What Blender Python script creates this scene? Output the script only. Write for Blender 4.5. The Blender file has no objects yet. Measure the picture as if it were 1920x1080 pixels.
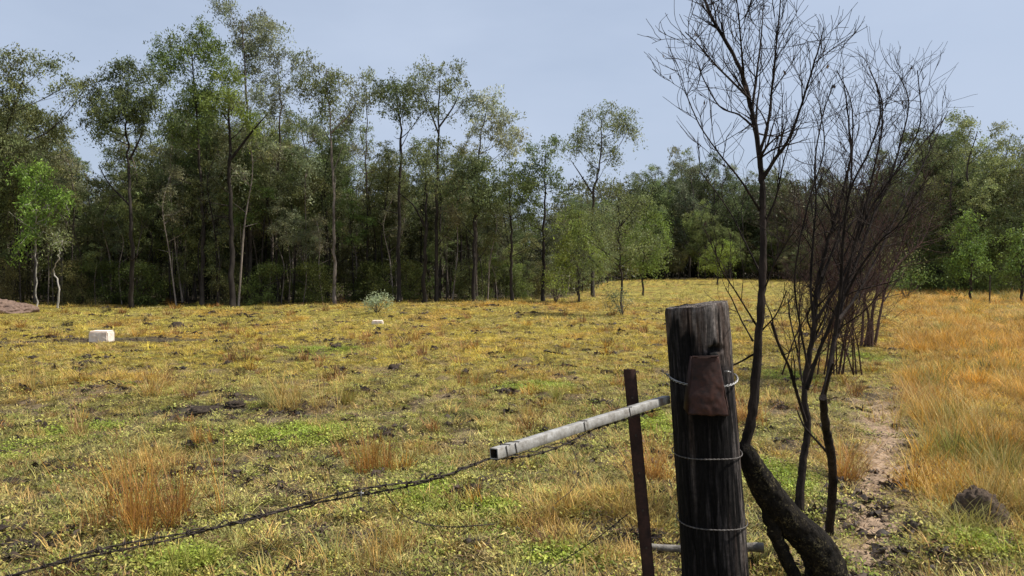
import bpy, math, random
import numpy as np
from mathutils import Vector
random.seed(7)
RNG = np.random.default_rng(11)
S = bpy.context.scene
COL = S.collection

# ------------------------------------------------------------------ camera, world, sun, exposure
F = 1387.0                       # focal length in pixels of the 1920 wide photograph
EYE = 1.5
PITCH = math.atan(40 / F)
cam_d = bpy.data.cameras.new('camera'); cam_d.sensor_width = 36; cam_d.lens = F / 1920 * 36
cam_d.clip_end = 3000; cam_d.clip_start = 0.05
cam = bpy.data.objects.new('camera', cam_d); COL.objects.link(cam)
cam.location = (0, 0, EYE); cam.rotation_euler = (math.pi / 2 - PITCH, 0, 0)
S.camera = cam
SUN_EL, SUN_AZ = 56.0, 86.0      # azimuth clockwise from +Y (the view direction)
W = bpy.data.worlds.new('World'); S.world = W; W.use_nodes = True
nt = W.node_tree; nt.nodes.clear()
sky = nt.nodes.new('ShaderNodeTexSky'); sky.sky_type = 'NISHITA'; sky.sun_disc = False
sky.sun_elevation = math.radians(SUN_EL); sky.sun_rotation = math.radians(SUN_AZ)
sky.air_density = 1.0; sky.dust_density = 2.5; sky.ozone_density = 3.0
tc = nt.nodes.new('ShaderNodeTexCoord')
mp = nt.nodes.new('ShaderNodeMapping'); mp.inputs['Scale'].default_value = (1.0, 1.0, 3.0)
nz = nt.nodes.new('ShaderNodeTexNoise'); nz.inputs['Scale'].default_value = 1.6; nz.inputs['Detail'].default_value = 5; nz.inputs['Roughness'].default_value = 0.55
rp = nt.nodes.new('ShaderNodeValToRGB'); rp.color_ramp.elements[0].position = 0.3; rp.color_ramp.elements[1].position = 0.75
rp.color_ramp.elements[0].color = (0.58, 0.58, 0.58, 1); rp.color_ramp.elements[1].color = (0.95, 0.95, 0.95, 1)
mx = nt.nodes.new('ShaderNodeMixRGB'); mx.inputs['Color2'].default_value = (5.0, 5.85, 7.4, 1)    # thin high haze veil
bg = nt.nodes.new('ShaderNodeBackground'); bg.inputs['Strength'].default_value = 0.085
ow = nt.nodes.new('ShaderNodeOutputWorld')
L = nt.links.new
L(tc.outputs['Generated'], mp.inputs['Vector']); L(mp.outputs['Vector'], nz.inputs['Vector']); L(nz.outputs['Fac'], rp.inputs['Fac'])
L(rp.outputs['Color'], mx.inputs['Fac']); L(sky.outputs['Color'], mx.inputs['Color1']); L(mx.outputs['Color'], bg.inputs['Color'])
L(bg.outputs['Background'], ow.inputs['Surface'])
sd = bpy.data.lights.new('sun', 'SUN'); sd.energy = 4.9; sd.angle = math.radians(0.6); sd.color = (1.0, 0.96, 0.89)
so = bpy.data.objects.new('sun', sd); COL.objects.link(so)
el, az = math.radians(SUN_EL), math.radians(SUN_AZ)
sv = Vector((math.sin(az) * math.cos(el), math.cos(az) * math.cos(el), math.sin(el)))
so.rotation_euler = sv.to_track_quat('Z', 'Y').to_euler(); so.location = (8, -5, 12)
S.view_settings.view_transform = 'Standard'; S.view_settings.look = 'None'
S.view_settings.exposure = 0.38; S.view_settings.gamma = 1.0
S.view_settings.use_curve_mapping = False
S.cycles.max_bounces = 6; S.cycles.diffuse_bounces = 3; S.cycles.transmission_bounces = 3; S.cycles.glossy_bounces = 2

# ------------------------------------------------------------------ helpers
_perm = np.random.default_rng(3).random((256, 256))
def vnoise(x, y, seed=0):
    x = np.asarray(x, float) + seed * 17.31; y = np.asarray(y, float) + seed * 9.77
    xi = np.floor(x).astype(int); yi = np.floor(y).astype(int)
    fx = x - xi; fy = y - yi
    fx = fx * fx * (3 - 2 * fx); fy = fy * fy * (3 - 2 * fy)
    g = lambda a, b: _perm[a & 255, b & 255]
    return (g(xi, yi) * (1 - fx) + g(xi + 1, yi) * fx) * (1 - fy) + (g(xi, yi + 1) * (1 - fx) + g(xi + 1, yi + 1) * fx) * fy
def fbm(x, y, o=4, seed=0):
    s = 0; a = 0.5; f = 1.0; t = 0
    for i in range(o):
        s = s + a * vnoise(x * f, y * f, seed + i * 3); t += a; a *= 0.5; f *= 2.03
    return s / t
def sstep(a, b, v):
    t = np.clip((v - a) / (b - a), 0, 1); return t * t * (3 - 2 * t)

def height(x, y):
    x = np.asarray(x, float); y = np.asarray(y, float)
    r = np.hypot(x, y)
    near = 1 - sstep(14, 40, r)
    h = (fbm(x * 0.12, y * 0.12, 2, 1) - 0.5) * 0.22 * sstep(4, 14, r)
    h = h + (fbm(x * 1.1, y * 1.1, 3, 2) - 0.5) * 0.13 * sstep(1.0, 4, r)
    h = h + (fbm(x * 6, y * 6, 3, 5) - 0.5) * 0.075 * near
    h = h - 0.035 * np.exp(-((x - path_x(y)) / 0.2) ** 2) * (1 - sstep(6.5, 13, y))
    return h
def path_x(y): return 0.505 * y - 0.02 + 0.06 * np.sin(y * 1.3)

def ray(px, py):
    c, s = math.cos(PITCH), math.sin(PITCH)
    a, b = (px - 960) / F, (540 - py) / F
    return np.array([a, c + b * s, -s + b * c])
def at(px, py, Y):
    d = ray(px, py); return np.array([0, 0, EYE]) + d * (Y / d[1])
def G(px, py):
    d = ray(px, py); t = EYE / -d[2]; p = np.array([0, 0, EYE]) + d * t
    p[2] = float(height(p[0], p[1])); return p
def onground(x, y): return np.array([x, y, float(height(x, y))])

def mesh_np(name, V, Fq, cols=None, smooth=False, mats=(), colname='Col'):
    """V (n,3); Fq list of arrays of faces (m,k)"""
    V = np.asarray(V, np.float32)
    if isinstance(Fq, np.ndarray): Fq = [Fq]
    Fq = [f for f in Fq if len(f)]
    me = bpy.data.meshes.new(name)
    me.vertices.add(len(V)); me.vertices.foreach_set('co', V.ravel())
    tot = sum(f.size for f in Fq); cnt = sum(len(f) for f in Fq)
    me.loops.add(tot); me.polygons.add(cnt)
    me.loops.foreach_set('vertex_index', np.concatenate([f.ravel() for f in Fq]).astype(np.int32))
    ls = np.concatenate([np.full(len(f), f.shape[1]) for f in Fq])
    st = np.concatenate([[0], np.cumsum(ls)[:-1]]).astype(np.int32)
    me.polygons.foreach_set('loop_start', st)
    me.update(calc_edges=True)
    if smooth: me.polygons.foreach_set('use_smooth', np.ones(cnt, bool))
    if cols is not None:
        a = me.color_attributes.new(colname, 'FLOAT_COLOR', 'POINT')
        c = np.ones((len(V), 4), np.float32); c[:, :3] = cols; a.data.foreach_set('color', c.ravel())
    for m in mats: me.materials.append(m)
    me.validate()
    return me

class MB:
    """collects vertices/faces"""
    def __init__(s): s.v = []; s.f = {}; s.c = []; s.n = 0
    def add(s, V, Fc, col=(1, 1, 1)):
        V = np.asarray(V, float); Fc = np.asarray(Fc, int)
        s.v.append(V); s.f.setdefault(Fc.shape[1], []).append(Fc + s.n)
        c = np.asarray(col, float); s.c.append(np.broadcast_to(c, (len(V), 3)).copy()); s.n += len(V)
    def addm(s, V, Fs, col=(1, 1, 1)):
        V = np.asarray(V, float); s.v.append(V)
        for Fc in Fs:
            Fc = np.asarray(Fc, int); s.f.setdefault(Fc.shape[1], []).append(Fc + s.n)
        s.c.append(np.broadcast_to(np.asarray(col, float), (len(V), 3)).copy()); s.n += len(V)
    def tube(s, P, R, k=6, col=(1, 1, 1), cap=True, rough=0.0, rnd=None):
        P = np.asarray(P, float); R = np.broadcast_to(np.asarray(R, float), (len(P),))
        n = len(P)
        T = np.gradient(P, axis=0); T /= np.linalg.norm(T, axis=1)[:, None] + 1e-9
        ref = np.array([1.0, 0, 0]) if abs(T[:, 0]).mean() < 0.75 else np.array([0, 0, 1.0])
        U = np.cross(T, ref); U /= np.linalg.norm(U, axis=1)[:, None] + 1e-9
        Wv = np.cross(T, U)
        a = np.arange(k) / k * 2 * np.pi
        rr = R[:, None] * np.ones(k)[None]
        if rough: rr = rr * (1 + rough * (RNG.random((n, k)) - 0.5) * 2)
        V = P[:, None, :] + rr[:, :, None] * (np.cos(a)[None, :, None] * U[:, None, :] + np.sin(a)[None, :, None] * Wv[:, None, :])
        V = V.reshape(-1, 3)
        i = np.arange(n - 1)[:, None] * k; j = np.arange(k)[None]
        j2 = (j + 1) % k
        Fc = np.stack([i + j, i + j2, i + k + j2, i + k + j], -1).reshape(-1, 4)
        s.add(V, Fc, col)
        if cap and R[-1] > 0.004:
            for e, row in ((0, 0), (1, n - 1)):
                c0 = P[row]; V2 = np.vstack([c0[None], V[row * k:(row + 1) * k]])
                q = np.arange(k)
                f3 = np.stack([np.zeros(k, int), 1 + (q + (1 if e == 0 else 0)) % k, 1 + (q + (0 if e == 0 else 1)) % k], -1)
                s.add(V2, f3, col)
    def box(s, c, h, ax=None, col=(1, 1, 1)):
        c = np.asarray(c, float); A = np.eye(3) if ax is None else np.asarray(ax, float)
        V = np.array([c + A[0] * h[0] * i + A[1] * h[1] * j + A[2] * h[2] * k for i in (-1, 1) for j in (-1, 1) for k in (-1, 1)])
        Fc = np.array([[0, 1, 3, 2], [4, 6, 7, 5], [0, 4, 5, 1], [2, 3, 7, 6], [0, 2, 6, 4], [1, 5, 7, 3]])
        s.add(V, Fc, col)
    def mesh(s, name, mat, smooth=False):
        V = np.vstack(s.v); fs = [np.vstack(x) for x in s.f.values()]
        return mesh_np(name, V, fs, np.vstack(s.c), smooth, [mat] if not isinstance(mat, (list, tuple)) else mat)

def tag(o, label=None, cat=None, group=None, kind=None):
    if label: o['label'] = label
    if cat: o['category'] = cat
    if group: o['group'] = group
    if kind: o['kind'] = kind
    return o
def link(name, me, parent=None, loc=(0, 0, 0)):
    o = bpy.data.objects.new(name, me); COL.objects.link(o)
    o.location = loc
    if parent: o.parent = parent
    return o
def empty(name, loc, rz=0.0):
    o = bpy.data.objects.new(name, None); COL.objects.link(o); o.location = loc; o.rotation_euler.z = rz
    o.empty_display_size = 0.2; return o
def copy_tree(o, name=None):
    c = o.copy(); COL.objects.link(c)
    for ch in list(o.children):
        d = ch.copy(); COL.objects.link(d); d.parent = c
    return c
def spline(pts, n):
    """Catmull-Rom resample of (m,k) points to n samples"""
    P = np.asarray(pts, float); m = len(P)
    if m == 2: 
        t = np.linspace(0, 1, n)[:, None]; return P[0] * (1 - t) + P[1] * t
    Q = np.vstack([2 * P[0] - P[1], P, 2 * P[-1] - P[-2]])
    t = np.linspace(0, m - 1 - 1e-6, n); i = t.astype(int); u = (t - i)[:, None]
    a, b, c, d = Q[i], Q[i + 1], Q[i + 2], Q[i + 3]
    return 0.5 * (2 * b + (c - a) * u + (2 * a - 5 * b + 4 * c - d) * u ** 2 + (3 * b - a - 3 * c + d) * u ** 3)

# ------------------------------------------------------------------ materials
def newmat(name, rough=0.8, spec=0.2):
    m = bpy.data.materials.new(name); m.use_nodes = True
    b = m.node_tree.nodes['Principled BSDF']; b.inputs['Roughness'].default_value = rough
    b.inputs['Specular IOR Level'].default_value = spec
    return m, m.node_tree, b
def N(t, kind, **kw):
    n = t.nodes.new(kind)
    for k, v in kw.items():
        if hasattr(n, k): setattr(n, k, v)
        else: n.inputs[k].default_value = v
    return n
def mixc(t, a, b, fac, mode='MIX'):
    n = t.nodes.new('ShaderNodeMixRGB'); n.blend_type = mode
    for s, v in (('Color1', a), ('Color2', b), ('Fac', fac)):
        if isinstance(v, bpy.types.NodeSocket): t.links.new(v, n.inputs[s])
        elif s == 'Fac': n.inputs[s].default_value = v
        else: n.inputs[s].default_value = (*v[:3], 1)
    return n.outputs['Color']
def ramp(t, src, stops):
    n = t.nodes.new('ShaderNodeValToRGB'); cr = n.color_ramp
    while len(cr.elements) < len(stops): cr.elements.new(0.5)
    for e, (p, c) in zip(cr.elements, stops):
        e.position = p; e.color = (*(c if not np.isscalar(c) else (c, c, c)), 1)
    t.links.new(src, n.inputs['Fac']); return n.outputs['Color']
def noise(t, vec, scale, detail=4, rough=0.6, dist=0.0):
    n = t.nodes.new('ShaderNodeTexNoise'); n.inputs['Scale'].default_value = scale; n.inputs['Detail'].default_value = detail
    n.inputs['Roughness'].default_value = rough; n.inputs['Distortion'].default_value = dist
    if vec is not None: t.links.new(vec, n.inputs['Vector'])
    return n.outputs['Fac']
def coords(t, scale=(1, 1, 1), kind='Object'):
    n = t.nodes.new('ShaderNodeTexCoord'); m = t.nodes.new('ShaderNodeMapping'); m.inputs['Scale'].default_value = scale
    t.links.new(n.outputs[kind], m.inputs['Vector']); return m.outputs['Vector']
def bump(t, b, h, strength=0.5, dist=0.01):
    n = t.nodes.new('ShaderNodeBump'); n.inputs['Strength'].default_value = strength; n.inputs['Distance'].default_value = dist
    t.links.new(h, n.inputs['Height']); t.links.new(n.outputs['Normal'], b.inputs['Normal'])

def leaf_material(name, transl, instancer=False, objcol=False, rough=0.55, spec=0.3):
    m, t, b = newmat(name, rough, spec)
    a = N(t, 'ShaderNodeAttribute', attribute_name='Col'); c = a.outputs['Color']
    if instancer:
        i = N(t, 'ShaderNodeAttribute', attribute_name='tint', attribute_type='INSTANCER'); c = mixc(t, c, i.outputs['Color'], 1.0, 'MULTIPLY')
    if objcol:
        i = t.nodes.new('ShaderNodeObjectInfo'); c = mixc(t, c, i.outputs['Color'], 1.0, 'MULTIPLY')
    t.links.new(c, b.inputs['Base Color'])
    if transl > 0:
        tr = t.nodes.new('ShaderNodeBsdfTranslucent'); ms = t.nodes.new('ShaderNodeMixShader'); ms.inputs['Fac'].default_value = transl
        t.links.new(c, tr.inputs['Color']); t.links.new(b.outputs[0], ms.inputs[1]); t.links.new(tr.outputs[0], ms.inputs[2])
        t.links.new(ms.outputs[0], t.nodes['Material Output'].inputs['Surface'])
    return m
M_leaf = leaf_material('eucalypt_leaf', 0.38, objcol=True, rough=0.55, spec=0.22)
M_blade = leaf_material('dry_blade', 0.3, rough=0.6, spec=0.25)
M_turf = leaf_material('turf_blade', 0.3, instancer=True, rough=0.6, spec=0.25)

def bark_material(name, c1, c2, scale=6.0, strg=0.6, zsq=0.15, objcol=False):
    m, t, b = newmat(name, 0.9, 0.12)
    v = coords(t, (1, 1, zsq)); n1 = noise(t, v, scale, 6, 0.7); n2 = noise(t, coords(t), scale * 0.2, 3, 0.6)
    c = ramp(t, n1, [(0.32, c1), (0.68, c2)])
    c = mixc(t, c, tuple(x * 0.45 for x in c1), ramp(t, n2, [(0.45, 0.0), (0.7, 0.8)]))
    if objcol:
        i = t.nodes.new('ShaderNodeObjectInfo'); c = mixc(t, c, i.outputs['Color'], 1.0, 'MULTIPLY')
    t.links.new(c, b.inputs['Base Color']); bump(t, b, n1, strg, 0.02); return m
M_bark = bark_material('dark_bark', (0.028, 0.022, 0.019), (0.10, 0.083, 0.068), 5, objcol=True)
M_barkpale = bark_material('pale_bark', (0.30, 0.27, 0.23), (0.55, 0.50, 0.43), 3)
M_dead = bark_material('dead_twig_bark', (0.010, 0.008, 0.007), (0.060, 0.044, 0.036), 30, 0.8, 0.2)
M_thicket = bark_material('reddish_twig_bark', (0.040, 0.022, 0.018), (0.13, 0.080, 0.066), 30, 0.8, 0.2)
M_log = bark_material('charred_log_bark', (0.004, 0.0035, 0.003), (0.030, 0.024, 0.018), 46, 1.0, 0.6)
def mossy(m):
    t = m.node_tree; b = t.nodes['Principled BSDF']; src = b.inputs['Base Color'].links[0].from_socket; n1 = noise(t, coords(t), 14, 7, .8); n2 = noise(t, coords(t), 90, 4, .8)
    k = mixc(t, ramp(t, n1, [(.50, 0.), (.60, 1.)]), ramp(t, n2, [(.5, 0.), (.62, .9)]), 1.0, 'MULTIPLY'); t.links.new(mixc(t, src, (.20, .165, .085), k), b.inputs['Base Color'])
mossy(M_log)

# ------------------------------------------------------------------ zones of the paddock
YEL = np.array([0.52, 0.395, 0.062]); OLV = np.array([0.37, 0.345, 0.082]); GRN = np.array([0.215, 0.245, 0.045])
ORG = np.array([0.56, 0.30, 0.046]); STR = np.array([0.50, 0.405, 0.165]); SOIL = np.array([0.16, 0.115, 0.075]); GRY = np.array([0.46, 0.42, 0.18])
def blob(x, y, px, py, rx, ry, p=1.0):
    c = G(px, py); return np.exp(-(((x - c[0]) / rx) ** 2 + ((y - c[1]) / ry) ** 2) ** p)
GREENS = [(800, 935, .34, .42), (1050, 1050, .28, .2), (345, 1065, .24, .22), (20, 845, .5, .5), (1590, 660, .7, 1.6), (1450, 900, .32, .8), (1620, 1060, .12, .12),
          (1850, 1030, .3, .25), (620, 460 + 200, 1.2, 1.2), (1230, 800, .4, .8), (1000, 730, .8, .5), (930, 960, .3, .2), (560, 820, .8, .6), (160, 800, .6, .4), (1480, 700, .5, 1.2)]
MUDS = [(190, 635, 1.7, .65), (60, 637, .9, .4), (310, 634, 1.1, .4), (370, 772, .55, .3), (440, 750, .3, .2), (735, 930, .18, .1), (520, 940, .3, .07), (900, 960, .25, .12), (1640, 740, .25, .25)]
def pathmask(x, y):
    pw = 0.24 + 0.14 * fbm(y * 1.1, y * 0 + 4, 2, 77); wob = (fbm(x * 0.8, y * 0.8, 3, 9) - 0.5)
    return np.exp(-(((x - path_x(y)) + wob * 0.15) / pw) ** 2) * (1 - sstep(7.0, 12.0, y))
def zones(x, y):
    """returns orange, green, soil masks"""
    x = np.asarray(x, float); y = np.asarray(y, float)
    wob = (fbm(x * 0.8, y * 0.8, 3, 9) - 0.5)
    right = sstep(-0.15, 0.5, x - (0.50 * y + 0.10) + wob * 1.2) * sstep(2.5, 6, y)
    org = np.clip(right * (0.75 + wob), 0, 1)
    org = np.maximum(org, 0.85 * blob(x, y, 1010, 575, 4.5, 4.0) * sstep(0.35, 0.55, fbm(x * 0.7, y * 0.7, 3, 21)))
    org = np.maximum(org, 0.5 * sstep(0.60, 0.70, fbm(x * 0.9, y * 0.55, 3, 31)))
    g = 0
    for b in GREENS: g = np.maximum(g, blob(x, y, *b))
    nearg = (1 - sstep(5.5, 12.5, y)) * (1 - right)
    g = np.maximum(g, nearg * sstep(0.52, 0.68, fbm(x * 1.3, y * 1.3, 3, 41)) * 0.45)
    s = sstep(0.60, 0.68, fbm(x * 1.9, y * 1.9, 4, 51)) * 0.7 * (1 - sstep(8, 16, y))
    pw = 0.24 + 0.14 * fbm(y * 1.1, y * 0 + 4, 2, 77)
    pth = np.exp(-(((x - path_x(y)) + wob * 0.15) / pw) ** 2) * (1 - sstep(7.0, 12.0, y)) * 1.0
    s = np.maximum(s * (1 - right), pth * (.62 + .6 * fbm(x * 4, y * 4, 3, 163)))
    m = 0
    for b in MUDS: m = np.maximum(m, blob(x, y, *b, 1.6))
    return org, np.clip(g, 0, 1), np.clip(s, 0, 1), m, nearg, right
def colour(x, y, z=None):
    org, g, s, m, nearg, right = z if z is not None else zones(x, y)
    f = fbm(x * 2.3, y * 2.3, 3, 61)[:, None]
    base = YEL * (0.75 + 0.5 * f) * (1 - nearg[:, None]) + (GRY * 0.45 + OLV * 0.55) * nearg[:, None] * (0.8 + 0.4 * f)
    far = sstep(14, 24, y)[:, None] * (1 - sstep(45, 90, y))[:, None]
    base = base * (1 - 0.45 * far) + OLV * 1.35 * 0.45 * far
    base = base * (1 - org[:, None]) + ORG * org[:, None] * (0.75 + 0.5 * f)
    base = base * (1 - 0.8 * g[:, None]) + GRN * 0.8 * g[:, None]
    return base

# ------------------------------------------------------------------ ground sheet
def build_ground():
    na = 620
    r = np.concatenate([np.linspace(0.3, 2.4, 16, endpoint=False), 2.4 * (60 / 2.4) ** np.linspace(0, 1, 520, endpoint=False), 60 * (1500 / 60) ** np.linspace(0, 1, 50)])
    a1 = np.linspace(-48, 48, na); a2 = np.linspace(52, 308, 64)
    a = np.radians(np.concatenate([a1, a2])); na = len(a)
    A, R = np.meshgrid(a, r)
    X = (np.sin(A) * R).ravel(); Y = (np.cos(A) * R).ravel()
    Z = height(X, Y)
    z = zones(X, Y)
    c = colour(X, Y, z)
    turf = c * 0.42 * (0.6 + 0.8 * sstep(.36, .56, fbm(X * 5.5, Y * 5.5, 3, 161)))[:, None] * np.where(Y > 34, 1.1, 1.0)[:, None]  # turf base darkened in the gaps, shadow pits put into the colour
    s = np.clip(z[2] + 0.15, 0, 1)[:, None]
    soil = SOIL * (0.8 + 0.5 * fbm(X * 5, Y * 5, 3, 71))[:, None]
    pathc = np.array([0.32, 0.225, 0.15])
    isp = np.exp(-((X - path_x(Y)) / 0.45) ** 2)[:, None] * (1 - sstep(7, 12, Y))[:, None]
    soil = soil * (1 - isp) + pathc * isp * (0.95 + 0.4 * fbm(X * 7, Y * 7, 3, 72))[:, None]
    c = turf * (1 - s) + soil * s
    mud = np.clip(z[3] * 1.6 * (.35 + 1.0 * sstep(0.3, 0.6, fbm(X * 3, Y * 3, 3, 81))), 0, 1)[:, None] * 0.85
    c = c * (1 - mud) + np.array([0.05, 0.042, 0.036]) * mud
    # leaf litter under the forest
    lit = forest_floor(X, Y)[:, None]
    c = c * (1 - lit) + np.array([0.085, 0.068, 0.045]) * (0.6 + 0.8 * fbm(X * 2, Y * 2, 3, 91))[:, None] * lit
    n = len(r)
    i = np.arange(n - 1)[:, None] * na; j = np.arange(na)[None]; j2 = (j + 1) % na
    Fc = np.stack([i + j, i + na + j, i + na + j2, i + j2], -1).reshape(-1, 4)
    V = np.stack([X, Y, Z], -1)
    V = np.vstack([V, [[0, 0, 0]]]); c = np.vstack([c, c[:1]])
    jj = np.arange(na); F3 = np.stack([np.full(na, len(V) - 1), jj, (jj + 1) % na], -1)
    m, t, b = newmat('paddock_soil', 0.95, 0.1)
    at_ = N(t, 'ShaderNodeAttribute', attribute_name='Col')
    v = coords(t)
    n1 = noise(t, v, 16, 8, 0.72); n2 = noise(t, v, 3.0, 6, 0.7); n3 = noise(t, v, 60, 4, 0.7)
    col = mixc(t, at_.outputs['Color'], ramp(t, n1, [(0.35, 0.42), (0.5, 0.95), (0.66, 1.35)]), 1.0, 'MULTIPLY')
    col = mixc(t, col, ramp(t, n2, [(0.3, 0.7), (0.7, 1.25)]), 1.0, 'MULTIPLY')
    col = mixc(t, col, ramp(t, n3, [(0.3, 0.6), (0.7, 1.3)]), 0.8, 'MULTIPLY')
    t.links.new(col, b.inputs['Base Color']); bump(t, b, n1, 0.9, 0.03)
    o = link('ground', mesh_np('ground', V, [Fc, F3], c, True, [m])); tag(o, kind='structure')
def forest_edge(px):
    # distance of the forest edge in each viewing direction
    return np.interp(px, [-2500, -200, 150, 500, 900, 1060, 1180, 1450, 1560, 1700, 1920, 4500], [24, 26.5, 28, 29, 31, 34, 88, 92, 70, 47, 40, 38])
def forest_floor(x, y):
    px = 960 + F * x / np.maximum(y, 0.5)
    e = forest_edge(px); return np.where(y > 0.5, sstep(-0.5, 2.5, y - e + (fbm(x * 0.5, y * 0.5, 3, 93) - 0.5) * 3), 0.0)
build_ground()

# ------------------------------------------------------------------ turf (instanced clumps: stuff)
def blade_verts(base, az, lean, h, w, seg=2, droop=0.3):
    """vectorised blades -> V,F ; each arg (n,)"""
    n = len(h); d = np.stack([np.cos(az), np.sin(az), np.zeros(n)], -1); sdir = np.stack([-np.sin(az), np.cos(az), np.zeros(n)], -1)
    V = []; 
    for k in range(seg + 1):
        t = k / seg
        off = d * (np.sin(lean) * h * t + droop * h * t * t)[:, None]
        z = (np.cos(lean) * h * t - droop * 0.5 * h * t * t)[:, None] * np.array([0, 0, 1.0])
        c = base + off + z
        if k < seg:
            ww = (w * (1 - 0.55 * t) * 0.5)[:, None]; V += [c - sdir * ww, c + sdir * ww]
        else: V.append(c)
    V = np.stack(V, 1); m = V.shape[1]
    b = np.arange(n)[:, None] * m
    q = []
    for k in range(seg - 1): q.append(b + np.array([2 * k, 2 * k + 1, 2 * k + 3, 2 * k + 2])[None])
    tr = b + np.array([2 * seg - 2, 2 * seg - 1, 2 * seg])[None]
    return V.reshape(-1, 3), (np.vstack(q) if q else np.zeros((0, 4), int)), tr, m
def clump(name, n, rad, h, w, lean, mat, seg=2, droop=0.3, cvar=0.35, dark=0.0):
    r = rad * np.sqrt(RNG.random(n)); a = RNG.random(n) * 6.283
    base = np.stack([r * np.cos(a), r * np.sin(a), np.full(n, -0.01)], -1)
    hh = h * (0.45 + 0.75 * RNG.random(n)); ww = w * (0.6 + 0.8 * RNG.random(n))
    V, q, tr, m = blade_verts(base, a + RNG.normal(0, 0.9, n), np.abs(RNG.normal(lean, 0.3, n)).clip(0, 1.35), hh, ww, seg, droop)
    c = (1 - cvar + 2 * cvar * RNG.random(n))[:, None] * (1 + 0.15 * (RNG.random((n, 3)) - 0.5))
    dk = RNG.random(n) < dark; c[dk] *= 0.3
    c = np.repeat(c, m, 0)
    me = mesh_np(name, V, [q, tr], c, False, [mat]); return me
def weed(name, n, rad, mat):
    mb = MB()
    r = rad * np.sqrt(RNG.random(n)); a = RNG.random(n) * 6.283
    for i in range(n):
        c = np.array([r[i] * math.cos(a[i]), r[i] * math.sin(a[i]), RNG.uniform(0.008, 0.035)])
        s = RNG.uniform(0.0035, 0.008); t = RNG.normal(0, 0.6, 2); b = RNG.random() * 6.28
        u = np.array([math.cos(b), math.sin(b), t[0]]); v = np.array([-math.sin(b), math.cos(b), t[1]])
        V = [c - u * s, c - u * .3 * s + v * s * .7, c + u * s * .6 + v * .45 * s, c + u * s * 1.1, c + u * .6 * s - v * .45 * s, c - u * .3 * s - v * .7 * s]
        k = 0.6 + 0.8 * RNG.random(); mb.add(V, [[0, 1, 2, 3], [0, 3, 4, 5]], (k, k, k * .9))
    return mb.mesh(name, mat)
def litter(name, n, rad, mat):
    mb = MB()
    for i in range(n):
        r = rad * math.sqrt(RNG.random()); a = RNG.random() * 6.283; b = RNG.random() * 6.283
        c = np.array([r * math.cos(a), r * math.sin(a), RNG.uniform(0.004, 0.03)])
        l = RNG.uniform(0.006, 0.022); w = RNG.uniform(0.0016, 0.0045); t = RNG.normal(0, .35)
        u = np.array([math.cos(b), math.sin(b), t]) * l; v = np.array([-math.sin(b), math.cos(b), RNG.normal(0, .4)]) * w
        k = RNG.uniform(0.5, 1.4); mb.add([c - u, c + v, c + u, c - v], [[0, 1, 2, 3]], (k, k * .96, k * .88))
    return mb.mesh(name, mat)

def scatter(name, protos, P, rot, scl, idx, tint, label, cat):
    """one stuff object: geometry nodes instancing the prototype meshes on points"""
    src = bpy.data.collections.new(name + '_sources')
    for i, me in enumerate(protos):
        src.objects.link(bpy.data.objects.new('%s_source_%02d' % (name, i), me))
    me = bpy.data.meshes.new(name); me.vertices.add(len(P)); me.vertices.foreach_set('co', np.asarray(P, np.float32).ravel())
    a = me.attributes.new('rot', 'FLOAT_VECTOR', 'POINT'); a.data.foreach_set('vector', np.asarray(rot, np.float32).ravel())
    a = me.attributes.new('scl', 'FLOAT_VECTOR', 'POINT'); a.data.foreach_set('vector', np.asarray(scl, np.float32).ravel())
    a = me.attributes.new('idx', 'INT', 'POINT'); a.data.foreach_set('value', np.asarray(idx, np.int32))
    a = me.attributes.new('tint', 'FLOAT_COLOR', 'POINT'); c = np.ones((len(P), 4), np.float32); c[:, :3] = tint; a.data.foreach_set('color', c.ravel())
    o = link(name, me)
    ng = bpy.data.node_groups.new(name + '_nodes', 'GeometryNodeTree')
    ng.interface.new_socket('Geometry', in_out='INPUT', socket_type='NodeSocketGeometry'); ng.interface.new_socket('Geometry', in_out='OUTPUT', socket_type='NodeSocketGeometry')
    gi = ng.nodes.new('NodeGroupInput'); go = ng.nodes.new('NodeGroupOutput')
    ci = ng.nodes.new('GeometryNodeCollectionInfo'); ci.inputs['Collection'].default_value = src
    ci.inputs['Separate Children'].default_value = True; ci.inputs['Reset Children'].default_value = True
    m2p = ng.nodes.new('GeometryNodeMeshToPoints')
    iop = ng.nodes.new('GeometryNodeInstanceOnPoints'); iop.inputs['Pick Instance'].default_value = True
    def na(n_, ty):
        x = ng.nodes.new('GeometryNodeInputNamedAttribute'); x.data_type = ty; x.inputs['Name'].default_value = n_; return x
    k = ng.links.new
    k(gi.outputs[0], m2p.inputs['Mesh']); k(m2p.outputs[0], iop.inputs['Points']); k(ci.outputs[0], iop.inputs['Instance'])
    r_ = na('rot', 'FLOAT_VECTOR'); s_ = na('scl', 'FLOAT_VECTOR'); i_ = na('idx', 'INT')
    e2r = ng.nodes.new('FunctionNodeEulerToRotation')
    k(r_.outputs['Attribute'], e2r.inputs[0]); k(e2r.outputs[0], iop.inputs['Rotation']); k(s_.outputs['Attribute'], iop.inputs['Scale']); k(i_.outputs['Attribute'], iop.inputs['Instance Index'])
    k(iop.outputs[0], go.inputs[0])
    md = o.modifiers.new('scatter', 'NODES'); md.node_group = ng
    tag(o, label, cat, kind='stuff'); return o

def sample_pts(n, y0, y1, half=1.05, pw=1.0):
    """points with density falling with distance; uniform in log-depth to power pw"""
    u = RNG.random(n)
    y = np.exp(np.log(y0) + (np.log(y1) - np.log(y0)) * u)      # density ~ 1/y^2 per area
    x = (RNG.random(n) * 2 - 1) * half * y
    return x, y
def inside(x, y):
    px = 960 + F * x / y
    return y < forest_edge(px) + 3

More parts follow.
